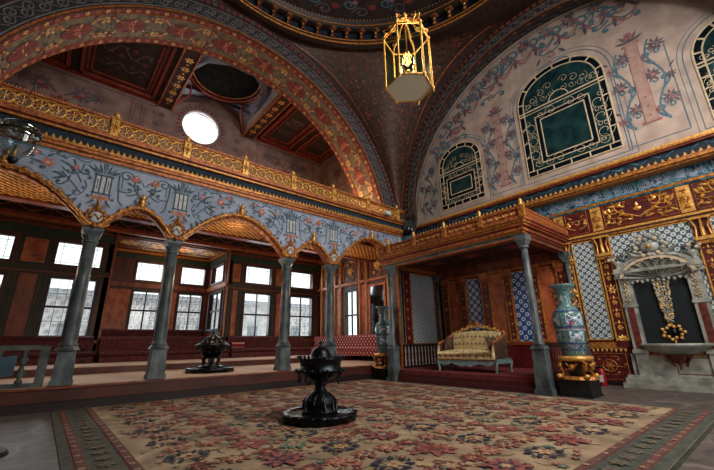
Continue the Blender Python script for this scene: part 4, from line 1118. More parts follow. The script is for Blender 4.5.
def cluster(y, z, r, m1='mauve', m2='pink'):
    for a in range(9): O.leaf(y+.25*r*cos(a*.7), z+.25*r*sin(a*.7), a*.7+U(-.2, .2), r*U(.7, 1), r*.32, m1)
    for a in range(5): O.disc(y+.45*r*cos(a*1.26), z+.45*r*sin(a*1.26), r*.2, m2 if a % 2 else m1, 7)
    O.disc(y, z, r*.2, m2, 7)
def spray(y, z0, z1, s=1):
    n = max(2, int(round((z1-z0)/.8))); st = (z1-z0)/n
    O.line([(y+.16*s*sin(pi*(k/8)), z0+(z1-z0)*k/(8*n)) for k in range(8*n+1)], .06*s, 'tblue')
    for i in range(n):
        z = z0+st*(i+.5); sg = 1 if i % 2 == 0 else -1
        O.curl(y, z-st*.45, pi/2-sg*.9, .95*s, sg, 'tblue', .085*s); O.curl(y+sg*.05, z+st*.1, pi/2+sg*.5, .6*s, sg, 'tblue', .06*s); O.spiral(y-sg*.12*s, z-.05, .13*s, 0, 1.1, 'tblue', .05*s, 0, 12)
        cluster(y-sg*.16*s, z+.2*s, .24*s); cluster(y+sg*.3*s, z-.08*s, .15*s, 'mauve' if i % 2 else 'pink', 'mauve')
        O.leaf(y+sg*.3*s, z+.2*s, pi/2-sg*.8, .26*s, .08*s, 'mauve')
for yc, z0, z1 in ((5.58, 6.75, 9.7), (1.15, 7.1, 9.8)):
    pcol(yc, z0, z1, .13 if yc > 4 else .14)
    for d in (-.4, .38): spray(yc+d, z0-.1, z1-.1, .74 if yc > 4 else .85)
spray(8.95, 6.5, 8.8, .8); spray(9.35, 6.6, 8.2, .6)
for y0, y1, z in ((.45, 1.8, 6.52), (4.95, 6.15, 6.5)): O.line([(y0, z), (y1, z)], .025, 'tblue'); O.line([(y0, z), (y0, z+2.8)], .025, 'tblue'); O.line([(y1, z), (y1, z+2.8)], .025, 'tblue')
# garlands over the windows
gp = []
for i in range(41):
    t = i/40; y = 8.9-7.9*t; r = 5.55; z = 6.3+sqrt(max(0, r*r-(y-3.9)**2)); gp.append((y, z))
O.line(gp, .03, 'tblue')
rg = TR-.14
O.line([(TY+rg*cos(.05+(pi-.1)*i/80), TZ+rg*sin(.05+(pi-.1)*i/80)) for i in range(81)], .03, 'mauve')
for i in range(2, 40, 4):
    y, z = gp[i]; sg = 1 if (i//4) % 2 else -1
    O.spiral(y, z+.02, .24, 0, 1.15, 'tblue', .085, 0, 18); O.curl(y+.1, z-.2, pi*1.5+sg*.9, .8, sg, 'tblue', .08); O.curl(y-.3, z+.05, pi*.9, .8, -sg, 'tblue', .075)
    O.line([(y-.75*k/10, z-.42*sin(pi*k/10)-.12) for k in range(11)], .085, 'pink', .05); O.line([(y-.75*k/10, z-.3*sin(pi*k/10)-.1) for k in range(11)], .03, 'mauve'); O.leaf(y-.05, z-.2, -pi/2, .42, .14, 'mauve')
    cluster(y-.42, z+.16, .27, 'mauve' if sg > 0 else 'tblue', 'pink'); cluster(y+.2, z+.12, .16, 'pink', 'mauve')
for y, z in ((5.6, 11.0), (1.2, 11.2), (7.4, 9.95), (3.3, 11.0)):
    O.spiral(y, z, .22, 0, 1.0, 'pink', .05); O.spiral(y+.05, z-.35, .2, pi, 1, 'pink', .05)
    for sg in (-1, 1): O.curl(y, z-.4, pi/2+sg*1.2, .9, sg, 'tblue', .07); O.curl(y+sg*.1, z+.1, pi/2+sg*1.6, .9, -sg, 'tblue', .06); O.leaf(y+sg*.5, z-.2, sg*.6+pi/2, .35, .12, 'mauve')
O.curl(2.4, 11.25, 0, .8, 1, 'tblue', .09)
b.orn(O, PX(XW), .006)
b.build('wall_tympanum', kind='structure')
# stained windows
def swin(q, rise, inner):
    wn[0] += 1
    y0, y1, z0, z1 = q; b = MB(); X = XW-.02
    p = archpts(y0, y1, z0, z1, rise, 0); k = len(p)
    b.add([(X, a, c) for a, c in p]+[(XW+.02, a, c) for a, c in p], [tuple(range(k))]+[(i, (i+1) % k, k+(i+1) % k, k+i) for i in range(k)], 'black_glass')
    root = b.build('window_%d' % wn[0], kind='structure')
    b = MB(); O = Orn()
    pi_ = archpts(y0, y1, z0, z1, rise, -.2); O.patch(pi_, 'teal_glass')
    b.orn(O, PX(X), .004); b.build('pane', root)
    b = MB(); O = Orn()
    for off, w in ((0, .05), (-.19, .04)):
        p = archpts(y0, y1, z0, z1, rise, off); O.line(p+[p[0]], w, 'cames', None, .01)
    O.line((lambda q: q+[q[0]])(archpts(y0, y1, z0, z1, rise, -.1)), .13, 'black_glass')
    zs_ = z1-rise-.15
    O.line([(y0+.02, zs_), (y1-.02, zs_)], .05, 'cames', None, .01); O.line([(y0+.02, zs_-.12), (y1-.02, zs_-.12)], .03, 'cames', None, .01)
    c = (y0+y1)/2; w = (y1-y0); iw = w*.25; a0 = z0+.55; a1 = zs_-.5
    O.frame(c-iw-.08, c+iw+.08, a0-.08, a1+.08, .12, 'black_glass')
    for off, ww in ((0, .04), (.16, .035)): O.frame(c-iw-off, c+iw+off, a0-off, a1+off, ww, 'cames', .01)
    p = archpts(y0, y1, z0, z1, rise, -.1)
    for i in range(2, k-2, 3):
        pa = archpts(y0, y1, z0, z1, rise, 0)[i]; pb = archpts(y0, y1, z0, z1, rise, -.19)[i]; O.line([pa, pb], .05, 'cames', None, .01)
    for j in range(5):
        z = z0+.2+(zs_-z0-.3)*j/4
        for yy in (y0, y1-.19): O.line([(yy, z), (yy+.19, z)], .04, 'cames', None, .01)
        yy = y0+.3+(w-.6)*j/4; O.line([(yy, z0), (yy, z0+.19)], .04, 'cames', None, .01)
    # scrolls round the centre light
    m = 'cames'; sc = w/2.66
    for sx in (-1, 1):
        for j in range(3):
            z = a0+(a1-a0)*(j+.3)/2.8; x = c+sx*(iw+.36*sc)
            O.spiral(x, z, .25*sc, 0 if sx > 0 else pi, 1.1, m, .016, .004); O.spiral(x+sx*.08, z+.25*sc, .12*sc, pi/2, 1.2, m, .014, .004); O.spiral(x-sx*.1, z-.25*sc, .1*sc, 0, 1.2, m, .014, .004)
        for zz in (z0+.36*sc, zs_-.3*sc):
            O.spiral(c+sx*.3*sc, zz, .18*sc, 0, 1.2, m, .014, .004); O.spiral(c+sx*.62*sc, zz, .14*sc, pi, 1.2, m, .014, .004)
        O.spiral(c+sx*.95*sc, z0+.4*sc, .17*sc, pi/2, 1.3, m, .014, .004)
        for j in range(4): O.spiral(c+sx*(.25+.27*j)*sc, zs_+(.62-.13*j)*sc, .15*sc, j, 1.2, m, .014, .004); O.spiral(c+sx*(.2+.25*j)*sc, zs_+(.3-.04*j)*sc, .12*sc, j+2, 1.2, m, .014, .004)
    O.line([(c+.3*sc*cos(pi*i/12), zs_+.3*sc*sin(pi*i/12)) for i in range(13)], .03, m, None, .006)
    b.orn(O, PX(X), .012); b.build('tracery', root)
    b = MB(); b.add([(X-.012, y, z) for y, z in ((c-iw+.05, a0+.05), (c+iw-.05, a0+.05), (c+iw-.05, a1-.05), (c-iw+.05, a1-.05))], [(0, 1, 2, 3)], 'teal_glass'); b.build('pane', root)
swin(w1, 1.25, 0); swin(w2, .95, 0); swin(w3, .95, 0)

# ---------------------------------------------------------------- tiled wall below cornice
b = MB()
b.box(XW, XW+.4, YN, YA+TH, 0, 5.5, 'red')
def xw(y0, y1, z0, z1, d, m): b.box(XW-d, XW, y0, y1, z0, z1, m)
xw(-2.6, 6.0, 5.16, 5.5, .03, 'tile_ins'); xw(6.0, YA, 5.16, 5.5, .03, 'tile_insb')
xw(-2.6, YA, 5.08, 5.15, .05, 'gold'); xw(-2.6, YA, 5.04, 5.08, .03, 'tile_ins')
xw(-2.6, 3.95, 4.20, 4.26, .05, 'goldb'); xw(-2.6, 3.95, 4.12, 4.2, .03, 'dkred'); xw(-2.6, 3.95, 4.1, 4.14, .06, 'gold')
# calligraphy strokes
O = Orn()
y = -2.5
while y < 9.7:
    z = U(5.2, 5.3); m = 'calli'
    O.line([(y, z), (y+U(.02, .04), z+U(.12, .2))], .018, m)
    if R_() < .5: O.line([(y+.02*k, z-.02-.03*sin(k*.6)) for k in range(7)], .02, m)
    if R_() < .4: O.spiral(y+.08, z+U(.05, .15), .05, U(0, 6), .8, m, .018, 0, 10)
    if R_() < .4: O.disc(y+.05, z+U(.16, .24), .012, m, 5)
    if R_() < .5: O.line([(y+.05, z-.03), (y+.06, z+U(.18, .26))], .014, m)
    if R_() < .35: O.patch([(y+U(-.12, .12), 5.19+U(0, .28)) for q in range(5)], m)
    y += U(.045, .1)
b.orn(O, PX(XW-.03), .004)
# tile fields and pilasters
def tfield(y0, y1, z0, z1):
    xw(y0, y1, z0, z1, .012, 'tile_wall')
    for q in ((y0, y0+.03, z0, z1), (y1-.03, y1, z0, z1), (y0, y1, z0, z0+.03), (y0, y1, z1-.03, z1)): xw(*q, .03, 'goldb')
tfield(3.2, 3.82, 1.18, 4.06); tfield(.98, 2.83, 1.18, 4.08); tfield(-.9, .68, 1.18, 4.08); tfield(-2.5, -1.2, 1.18, 4.08)
def pilas(yc, w=.17):
    global O
    xw(yc-w, yc+w, 1.12, 4.1, .05, 'red'); 
    for s in (-1, 1): xw(yc+s*(w-.02)-.018, yc+s*(w-.02)+.018, 1.15, 3.42, .07, 'goldb')
    xw(yc-w-.04, yc+w+.04, 3.42, 3.5, .1, 'gold'); xw(yc-w-.02, yc+w+.02, 3.52, 3.6, .12, 'goldb'); 
    for s in (-1, 1): b.tube([(XW-.07, yc+s*w*.9, 3.6), (XW-.12, yc+s*w*.7, 3.85), (XW-.1, yc+s*w*1.1, 4.08)], .022, 'goldb', 5)
    b.tube([(XW-.08, yc, 3.62), (XW-.13, yc, 3.8), (XW-.1, yc, 4.05)], .05, 'goldb', 6, .03); xw(yc-w-.05, yc+w+.05, 4.06, 4.1, .13, 'goldb')
    Q = Orn()
    for k in range(6):
        z = 1.5+k*.34; Q.flower(yc, z, .07 if k != 3 else .1, 6, 'goldb', 'gold', .02); Q.leaf(yc, z+.08, pi/2, .12, .05, 'goldb', .01)
        for s in (-1, 1): Q.curl(yc+s*.02, z+.12, pi/2-s*1.0, .14, -s, 'goldb', .014, .01)
    b.orn(Q, PX(XW-.05), .005)
    xw(yc-w, yc+w, 1.0, 1.14, .07, 'red')
    Q = Orn(); 
    for k in range(5): Q.leaf(yc, 1.16, pi*(.1+.2*k), .17, .09, 'goldb', .02)
    b.orn(Q, PX(XW-.06), .008)
for yc in (3.0, .83, -1.05, 3.95): pilas(yc, .16 if yc != 3.95 else .1)
# red frieze with gilt scrolls
O = Orn()
def fr(y0, y1):
    O.frame(y0+.05, y1-.05, 4.32, 5.0, .018, 'gold', .01); c = (y0+y1)/2; h = 4.66; Q = Orn(); L = y1-y0
    if L > 1.2:
        Q.curl(c+.12, h-.12, 0.3, 1.0, 1, 'goldb', .055, .03); Q.curl(c+.32, h+.1, -.4, .8, 1, 'goldb', .05, .03); Q.curl(c+.2, h-.15, .6, .55, -1, 'gold', .045, .03); Q.curl(c+.52, h-.1, -.1, .4, 1, 'goldb', .04, .03)
        Q.curl(c+.28, h-.22, .2, .5, -1, 'gold', .035, .03); Q.curl(c+.6, h+.02, 1.2, .45, -1, 'goldb', .04, .03); Q.curl(c+.12, h+.2, .1, .4, 1, 'gold', .03, .03); Q.curl(c+.45, h+.22, -.1, .35, -1, 'gold', .03, .03)
        for a, z, r in ((.15, -.24, .3), (.3, .02, -.5), (.52, .24, .2), (.55, -.24, .1), (.74, .05, 1.2), (.28, .16, .5), (.45, .2, 2.2), (.6, .08, .9), (.68, -.14, -.6), (.38, -.2, -.4)): Q.leaf(c+a, h+z, r, .2, .08, 'goldb', .03); Q.leaf(c+a, h+z, r+1, .15, .06, 'gold', .03)
        Q.line([(c+.02*k, h-.2+.01*k) for k in range(12)], .05, 'goldb', None, .03)
    else:
        Q.curl(c+.05, h-.2, .2, .5, 1, 'goldb', .04, .025); Q.curl(c+.05, h+.05, .5, .4, -1, 'goldb', .035, .025); Q.leaf(c+.1, h+.15, .6, .18, .07, 'gold', .02)
    Q.mirror(c); O.S += Q.S; O.P += Q.P
    if L > 1.2: O.disc(c, h+.05, .1, 'goldb', 10, .03, .06); O.leaf(c, h+.1, pi/2, .14, .1, 'goldb', .02)
    else: O.spiral(c, h, .12, 0, 1, 'goldb', .03, .02)
def post(y):
    O.rect(y-.14, y+.14, 4.3, 5.02, 'goldb', .015); O.flower(y, 4.66, .12, 10, 'gold', 'goldb', .05); O.disc(y, 4.66, .05, 'ivory', 8, .06)
    for s in (-1, 1): O.curl(y-.02, 4.66+s*.15, s*1.2, .2, s, 'goldo', .03, .04); O.curl(y+.02, 4.66+s*.15, pi-s*1.2, .2, -s, 'goldo', .03, .04)
for y in (4.05, 3.0, .98, -1.05): post(y)
fr(3.2, 3.9); fr(1.12, 2.86); fr(-.9, .83); fr(-2.6, -1.2)
b.orn(O, PX(XW), .01)
# dado
for y0, y1 in ((2.95, 3.95), (-2.5, .62)):
    xw(y0, y1, .95, 1.12, .04, 'gold')
    Q = Orn(); k = int((y1-y0)/.11)
    for i in range(k): Q.leaf(y0+.06+i*.11, .99, -pi/2, .14, .09, 'goldb', .02)
    c = (y0+y1)/2
    Q.frame(y0+.08, y1-.08, .15, .82, .014, 'gold', .004)
    Q.line([(c+.17*cos(2*pi*i/20), .5+.15*sin(2*pi*i/20)) for i in range(21)], .03, 'gold', None, .015); Q.flower(c, .5, .12, 6, 'goldo', 'gold', .01)
    for s in (-1, 1): Q.curl(c+s*.18, .5, pi/2-s*1.9, .4, s, 'gold', .022, .01); Q.curl(c+s*.05, .74, pi/2-s*1.4, .4, -s, 'gold', .02, .01); Q.curl(c+s*.05, .28, -pi/2+s*1.4, .3, s, 'gold', .02, .01)
    b.orn(Q, PX(XW), .01)
xw(-2.5, 3.95, 0, .1, .05, 'stepd')

# back wall of throne canopy
seg = [(8.79, 8.5, 'p'), (8.5, 7.98, 't'), (7.98, 7.7, 'p'), (7.7, 7.06, 'h'), (7.06, 6.7, 'p'), (6.7, 6.16, 't'), (6.16, 5.9, 'p'), (5.9, 5.2, 'h'), (5.2, 4.95, 'p'), (4.95, 4.4, 't'), (4.4, 4.12, 'p')]
xw(4.05, 9.0, .34, 1.12, .02, 'red'); xw(4.05, 9.0, 1.06, 1.14, .06, 'rededge'); xw(4.05, 9.0, 3.55, 3.62, .1, 'goldo'); xw(4.05, 9.0, 3.62, 4.1, .04, 'woodl')
for y1, y0, k in seg:
    if k == 'p':
        xw(y0+.02, y1-.02, 1.14, 3.7, .06, 'red'); xw(y0, y0+.035, 1.14, 3.5, .075, 'gold'); xw(y1-.035, y1, 1.14, 3.5, .075, 'gold'); xw(y0-.03, y1+.03, 3.4, 3.62, .12, 'goldo'); xw(y0-.01, y1+.01, 3.25, 3.4, .1, 'rededge')
        Q = Orn(); yc = (y0+y1)/2
        for j in range(6): Q.flower(yc, 1.4+.34*j, .045 if j != 3 else .085, 6, 'gold', 'orange', .01); Q.leaf(yc, 1.5+.34*j, pi/2, .09, .04, 'goldo', .01)
        for s in range(5): Q.leaf(yc, 1.15, pi*(.1+.2*s), .13, .06, 'gold', .01)
        b.orn(Q, PX(XW-.06), .006)
    else:
        xw(y0, y1, 1.16, 3.5, .014, 'terra' if k == 't' else 'tile_hex')
        for q in ((y0, y0+.03, 1.14, 3.5), (y1-.03, y1, 1.14, 3.5), (y0, y1, 1.14, 1.18), (y0, y1, 3.46, 3.5)): xw(*q, .035, 'gold')
b.build('wall_right', kind='structure')

# side partition of canopy (Y=9.1)
b = MB(); YP = 9.1
b.box(9.72, XW, YP, YP+.2, .0, 4.6, 'wood'); b.box(9.72, XW, YP-.02, YP, .34, 1.1, 'red')
def yp(x0, x1, z0, z1, d, m): b.box(x0, x1, YP-d, YP, z0, z1, m)
yp(9.72, 9.8, .34, 3.8, .05, 'goldo'); yp(9.745, 9.775, .34, 3.8, .08, 'gold')
yp(9.82, 9.95, 1.1, 3.75, .03, 'green'); yp(9.86, 9.91, 1.1, 3.75, .035, 'tblue'); 
for x0, x1 in ((9.98, 10.4), (11.92, 12.1)):
    yp(x0, x1, 1.1, 3.75, .05, 'red'); yp(x0, x0+.035, 1.1, 3.7, .065, 'gold'); yp(x1-.035, x1, 1.1, 3.7, .065, 'gold')
    Q = Orn(); xc = (x0+x1)/2
    for j in range(7): Q.flower(xc, 1.35+.34*j, .06, 6, 'gold', 'orange', .01)
    b.orn(Q, PY(YP-.05), .006)
yp(10.42, 11.88, 1.14, 3.78, .015, 'tile_sm')
for q in ((10.4, 10.46, 1.1, 3.82), (11.86, 11.92, 1.1, 3.82), (10.4, 11.92, 1.1, 1.16), (10.4, 11.92, 3.76, 3.82)): yp(*q, .04, 'goldo')
yp(9.72, XW, 3.85, 4.0, .1, 'goldo'); yp(9.72, XW, 1.06, 1.12, .06, 'woodl')
b.build('wall_partition', kind='structure')

# ---------------------------------------------------------------- throne canopy
KX, KY0, KY1 = 9.0, 3.82, 9.3
t = empty('throne_canopy', (KX+1.5, 6.5, 0)); tag(t, 'gilt wooden throne canopy with slim marble columns and balustraded roof along the tiled wall', 'canopy')
def kb(): return MB()
ex, ey = KX+1.5, 6.5
class KB(MB):
    def box(s, x0, x1, y0, y1, z0, z1, m): MB.box(s, x0-ex, x1-ex, y0-ey, y1-ey, z0, z1, m)
b = KB()
b.box(KX, XW-.05, 3.9, 9.05, 0.0, .13, 'redcarpd'); b.box(KX+.07, XW-.05, 3.95, 9.05, .13, .25, 'redcarpd'); b.box(KX+.14, XW-.05, 4.0, 9.05, .25, .345, 'redcarp')
b.build('platform', t)
b = KB()   # layered entablature: front then side
L1 = [(3.80, 3.84, .06, 'goldo'), (3.84, 3.94, .02, 'marble'), (3.94, 4.0, .05, 'gold'), (4.0, 4.07, .1, 'goldo'), (4.07, 4.13, .06, 'rededge'), (4.13, 4.2, .14, 'goldo'), (4.2, 4.27, .18, 'gold'), (4.27, 4.32, .22, 'goldo')]
for z0, z1, pr, m in L1:
    pr -= .2
    b.box(KX-pr, KX+.4, KY0-pr, KY1, z0, z1, m); b.box(KX+.4, XW-.02, KY0-pr, KY0+.4, z0, z1, {'goldo': 'woodl', 'gold': 'rededge', 'marble': 'wood'}.get(m, m))  # side run swaps gilding for darker browns, putting its shade into the colour
b.build('entablature', t)
b = KB(); b.box(KX+.2, XW-.02, KY0+.2, 9.08, 3.98, 4.1, 'dkpanel')
Q = Orn(); Q.frame(KX+.6, XW-.3, KY0+.6, 8.8, .1, 'soffed', .01); Q.frame(KX+.8, XW-.5, KY0+.8, 8.6, .04, 'goldo', .01)
for yy in (4.9, 6.4, 7.9): Q.flower(10.6, yy, .4, 8, 'soffed', 'goldo'); Q.rinceau(9.9, yy-.6, 11.3, yy-.6, .3, 3, 'soffed', .04)
b.orn(Q, lambda u, v, h: (u-ex, v-ey, 3.98-h), .005)
b.build('canopy_ceiling', t)
b = KB()  # roof rail
b.box(KX-.02, KX+.06, KY0, KY1, 4.32, 4.36, 'goldo'); b.box(KX-.02, KX+.06, KY0, KY1, 4.56, 4.6, 'goldo'); b.box(KX+.01, KX+.04, KY0, KY1, 4.36, 4.56, 'rededge')
b.box(KX+.06, XW, KY0, KY0+.07, 4.32, 4.36, 'goldo'); b.box(KX+.06, XW, KY0, KY0+.07, 4.56, 4.6, 'goldo')
Q = Orn(); y = KY0+.15
while y < KY1: Q.spiral(y, 4.46, .07, 0, 1.2, 'gold', .02, .01, 10); Q.spiral(y+.11, 4.45, .06, pi, 1.2, 'goldb', .018, .01, 10); y += .22
b.orn(Q, lambda u, v, h: (KX+.01-h-ex, u-ey, v), .006)
b.build('roof_rail', t)
pp = KB(); pp.box(ex-.018, ex+.018, ey-.02, ey+.02, 0, .2, 'goldo'); p0 = None
x = KX+.12
while x < XW-.05:
    if p0 is None: p0 = pp.build('rail_baluster', t, loc=(x-ex, KY0+.02-ey, 4.36))
    else: c = p0.copy(); COL.objects.link(c); c.parent = t; c.location = (x-ex, KY0+.02-ey, 4.36)
    x += .105
fp = None
for y in (KY0+.02, 5.05, 6.3, 7.55, 8.75):
    b = MB(); b.box(-.05, .05, -.07, .07, -.32, 0, 'gold'); b.lathe(0, 0, [(.06, 0), (.065, .02), (.02, .05), (.05, .1), (.045, .14), (.01, .2)], 'goldb', 10)
    if fp is None: fp = b.build('finial_post', t, loc=(KX-ex, y-ey, 4.63))
    else: c = fp.copy(); COL.objects.link(c); c.parent = t; c.location = (KX-ex, y-ey, 4.63)
def kcol(x, y, z0, r=.088):
    c = MB(); X, Y = x-ex, y-ey
    c.frustum(X, Y, z0, z0+.12, .27, .27, 'marble'); c.frustum(X, Y, z0+.12, 1.0, .22, .2, 'marble'); c.frustum(X, Y, 1.0, 1.08, .23, .2, 'marble'); p = c.build('column', t)
    c = MB(); c.lathe(X, Y, [(.13, 1.08), (.13, 1.13), (r+.01, 1.17), (r, 2.4), (r-.01, 3.5)], 'marble', 18); c.build('shaft', p)
    c = MB(); c.lathe(X, Y, [(r+.03, 3.48), (r+.03, 3.52), (r, 3.54)], 'marble', 12); c.frustum(X, Y, 3.54, 3.68, .12, .2, 'marble'); c.frustum(X, Y, 3.68, 3.81, .21, .22, 'marble'); c.build('capital', p)
kcol(9.05, 3.95, 0); kcol(9.05, 8.78, 0); kcol(11.95, 8.95, .345, .07); kcol(11.95, 4.0, .345, .07)

# baluster railings at both ends of the platform
def railing(x0, x1, y, label, m='white'):
    r = empty('baluster_railing', ((x0+x1)/2, y, .345)); tag(r, label, 'railing'); c = (x0+x1)/2
    b = MB(); b.box(x0-c, x1-c, -.05, .05, .72, .78, 'wooddk'); b.box(x0-c, x1-c, -.04, .04, 0, .06, 'wooddk'); b.build('rail', r)
    b = MB(); b.lathe(0, 0, [(.03, .06), (.04, .1), (.018, .14), (.04, .25), (.018, .36), (.03, .4), (.018, .44), (.04, .56), (.02, .66), (.035, .72)], m, 8); first = None
    n = int((x1-x0)/.17)
    for i in range(n):
        X = x0-c+(i+.5)*(x1-x0)/n
        if first is None: first = b.build('baluster', r, loc=(X, 0, 0))
        else: q = first.copy(); COL.objects.link(q); q.parent = r; q.location = (X, 0, 0)
railing(9.8, 11.8, 9.0, 'dark railing with pale turned balusters in front of the small-patterned tile panel under the canopy', 'marbw')
railing(9.25, 11.8, 4.08, 'dark red railing with turned balusters behind the near porcelain vase', 'marbr')

# ---------------------------------------------------------------- sofa
s = empty('sofa', (10.05, 6.42, .345)); tag(s, 'gilt and turquoise settee in straw damask standing under the canopy', 'sofa')
HL = .95
b = MB()   # apron frame, scalloped
for X, sgn in ((-.4, -1), (.4, 1)):
    for i in range(24):
        y0 = -HL+2*HL*i/24; y1 = -HL+2*HL*(i+1)/24
        dz = lambda y: .24-.06*abs(sin((y+HL)*pi/ .48))+(.05 if abs(y) < .2 else 0)*-1
        b.add([(X-.03, y0, dz(y0)), (X-.03, y1, dz(y1)), (X-.03, y1, .36), (X-.03, y0, .36), (X+.03, y0, dz(y0)), (X+.03, y1, dz(y1)), (X+.03, y1, .36), (X+.03, y0, .36)], [(0, 1, 2, 3), (5, 4, 7, 6), (4, 5, 1, 0), (3, 2, 6, 7)], 'paleb')
for Y in (-HL, HL): b.box(-.4, .4, Y-.03, Y+.03, .24, .36, 'paleb')
b.tube([(-.44, -HL, .345), (-.44, HL, .345)], .02, 'goldo')
b.build('frame', s)
for X in (-.4, .4):
    for Y in (-HL, HL):
        b = MB(); b.tube([(X, Y, .36), (X-.03*(1 if X < 0 else -1), Y*1.02, .28), (X, Y*1.01, .15), (X+.01, Y, .06), (X-.02*(1 if X < 0 else -1), Y*1.02, .0)], .06, 'paleb', 8, .028); b.ball((X, Y*1.01, .03), .035, 'paleb', 8, (1, 1, .85)); b.build('leg', s)
b = MB()
def pillow(b, x0, x1, y0, y1, z0, z1, m, ov=.03):
    def f(u, v):
        return (x0+(x1-x0)*u, y0+(y1-y0)*v, z1-ov*(abs(2*u-1)**4+abs(2*v-1)**6))
    b.grid(f, 12, 20, m); b.box(x0, x1, y0, y1, z0, z1-ov*1.6, m)
    b.tube([(x0, y0, z1-ov*2), (x0, y1, z1-ov*2)], ov, m, 8)
pillow(b, -.46, .32, -HL+.02, HL-.02, .36, .62, 'sofa', .05)
O = Orn()
for i in range(9):
    y = -HL+.1+i*(2*HL-.2)/8
    O.flower(y, .48, .055, 6, 'sofad', 'carp_r'); O.leaf(y, .52, pi/2, .08, .05, 'sofad'); O.leaf(y, .43, -pi/2, .06, .04, 'sofad')
b.orn(O, lambda u, v, h: (-.465-h, u, v), .004)
O = Orn()
for i in range(9):
    for j in range(4): O.flower(-.34+.18*j, -HL+.1+(i+.5*(j % 2))*(2*HL-.3)/8, .05, 6, 'sofad', 'carp_r')
b.orn(O, lambda u, v, h: (u, v, .585+h), .008)
b.build('seat', s)
b = MB()   # back upholstery curved
def bk(u, v):
    y = -HL+.12+(2*HL-.24)*u; z = .6+.52*v; return (.26-.03*sin(pi*v)+.08*v, y, z+.05*v*sin(pi*u))
b.grid(bk, 20, 8, 'sofa', flip=True); b.grid(lambda u, v: (bk(u, v)[0]+.12, bk(u, v)[1], bk(u, v)[2]), 20, 8, 'sofadk'); 
O = Orn()
for i in range(11):
    for j in range(2): O.flower(.06+i*.088, .32+.38*j, .03, 6, 'sofad', 'carp_r'); O.leaf(.06+i*.088, .32+.38*j, pi/2, .16, .014, 'sofad')
b.orn(O, lambda u, v, h: (bk(u, v)[0]-h, bk(u, v)[1], bk(u, v)[2]), .008)
b.build('backrest', s)
b = MB()   # crest rail
P = []
for i in range(33):
    u = i/32; y = -HL+.05+(2*HL-.1)*u; z = 1.1+.2*max(0, cos((u-.5)*pi))**1.5+.02*cos(u*40); P.append((.37, y, z))
b.tube(P, .035, 'sofa', 8); b.tube([(p[0]-.02, p[1], p[2]+.03) for p in P], .02, 'gold', 6)
for i in range(3, 30, 2): b.ball((.35, P[i][1], P[i][2]+.03), .04, 'goldb' if i % 4 else 'paleb', 8)
for sg in (-1, 1): b.tube([(.36, sg*.05, 1.32), (.35, sg*.15, 1.42), (.35, sg*.28, 1.36), (.35, sg*.35, 1.28)], .028, 'goldo', 6, .015)
b.ball((.35, 0, 1.4), .07, 'goldo', 10)
for yy in (-HL+.07, HL-.07): b.tube([(.35, yy, .36), (.37, yy, .8), (.38, yy, 1.14)], .035, 'sofa', 8)
b.build('crest_rail', s)
for sg in (-1, 1):
    b = MB(); Y = sg*(HL-.02)
    b.tube([(.34, Y, 1.05), (.15, Y, .98), (-.1, Y, .86), (-.33, Y, .84), (-.42, Y, .78), (-.41, Y, .7), (-.36, Y, .7)], .04, 'goldo', 8); b.tube([(-.4, Y, .74), (-.42, Y, .6), (-.42, Y, .36)], .035, 'sofa', 8)
    b.add([(.32, Y-.035, .38), (-.4, Y-.035, .38), (-.4, Y-.035, .8), (-.1, Y-.035, .84), (.15, Y-.035, .96), (.32, Y-.035, 1.02), (.32, Y+.035, .38), (-.4, Y+.035, .38), (-.4, Y+.035, .8), (-.1, Y+.035, .84), (.15, Y+.035, .96), (.32, Y+.035, 1.02)],
          [(0, 1, 2, 3, 4, 5), (11, 10, 9, 8, 7, 6)]+[(i, (i+1) % 6, 6+(i+1) % 6, 6+i) for i in range(6)], 'sofadk')
    b.build('armrest', s)
for sg, l in ((1, 'brown patterned cushion against the settee arm away from the porcelain vase'), (-1, 'brown patterned cushion against the settee arm nearer the big porcelain vase')):
    b = MB()
    def cf(u, v, k=1):
        a, c = 2*u-1, 2*v-1; e = .09*(1-a**4)*(1-c**4)**.8; return (.24*a, k*e, .19*c)
    b.grid(lambda u, v: cf(u, v, 1), 12, 12, 'sofadk', True, True); b.grid(lambda u, v: cf(u, v, -1), 12, 12, 'sofadk')
    o = b.build('cushion', loc=(10.05-.1, 6.42+sg*(HL-.19), .345+.79)); o.rotation_euler = (.35*sg, .0, .15*sg); tag(o, l, 'cushion')

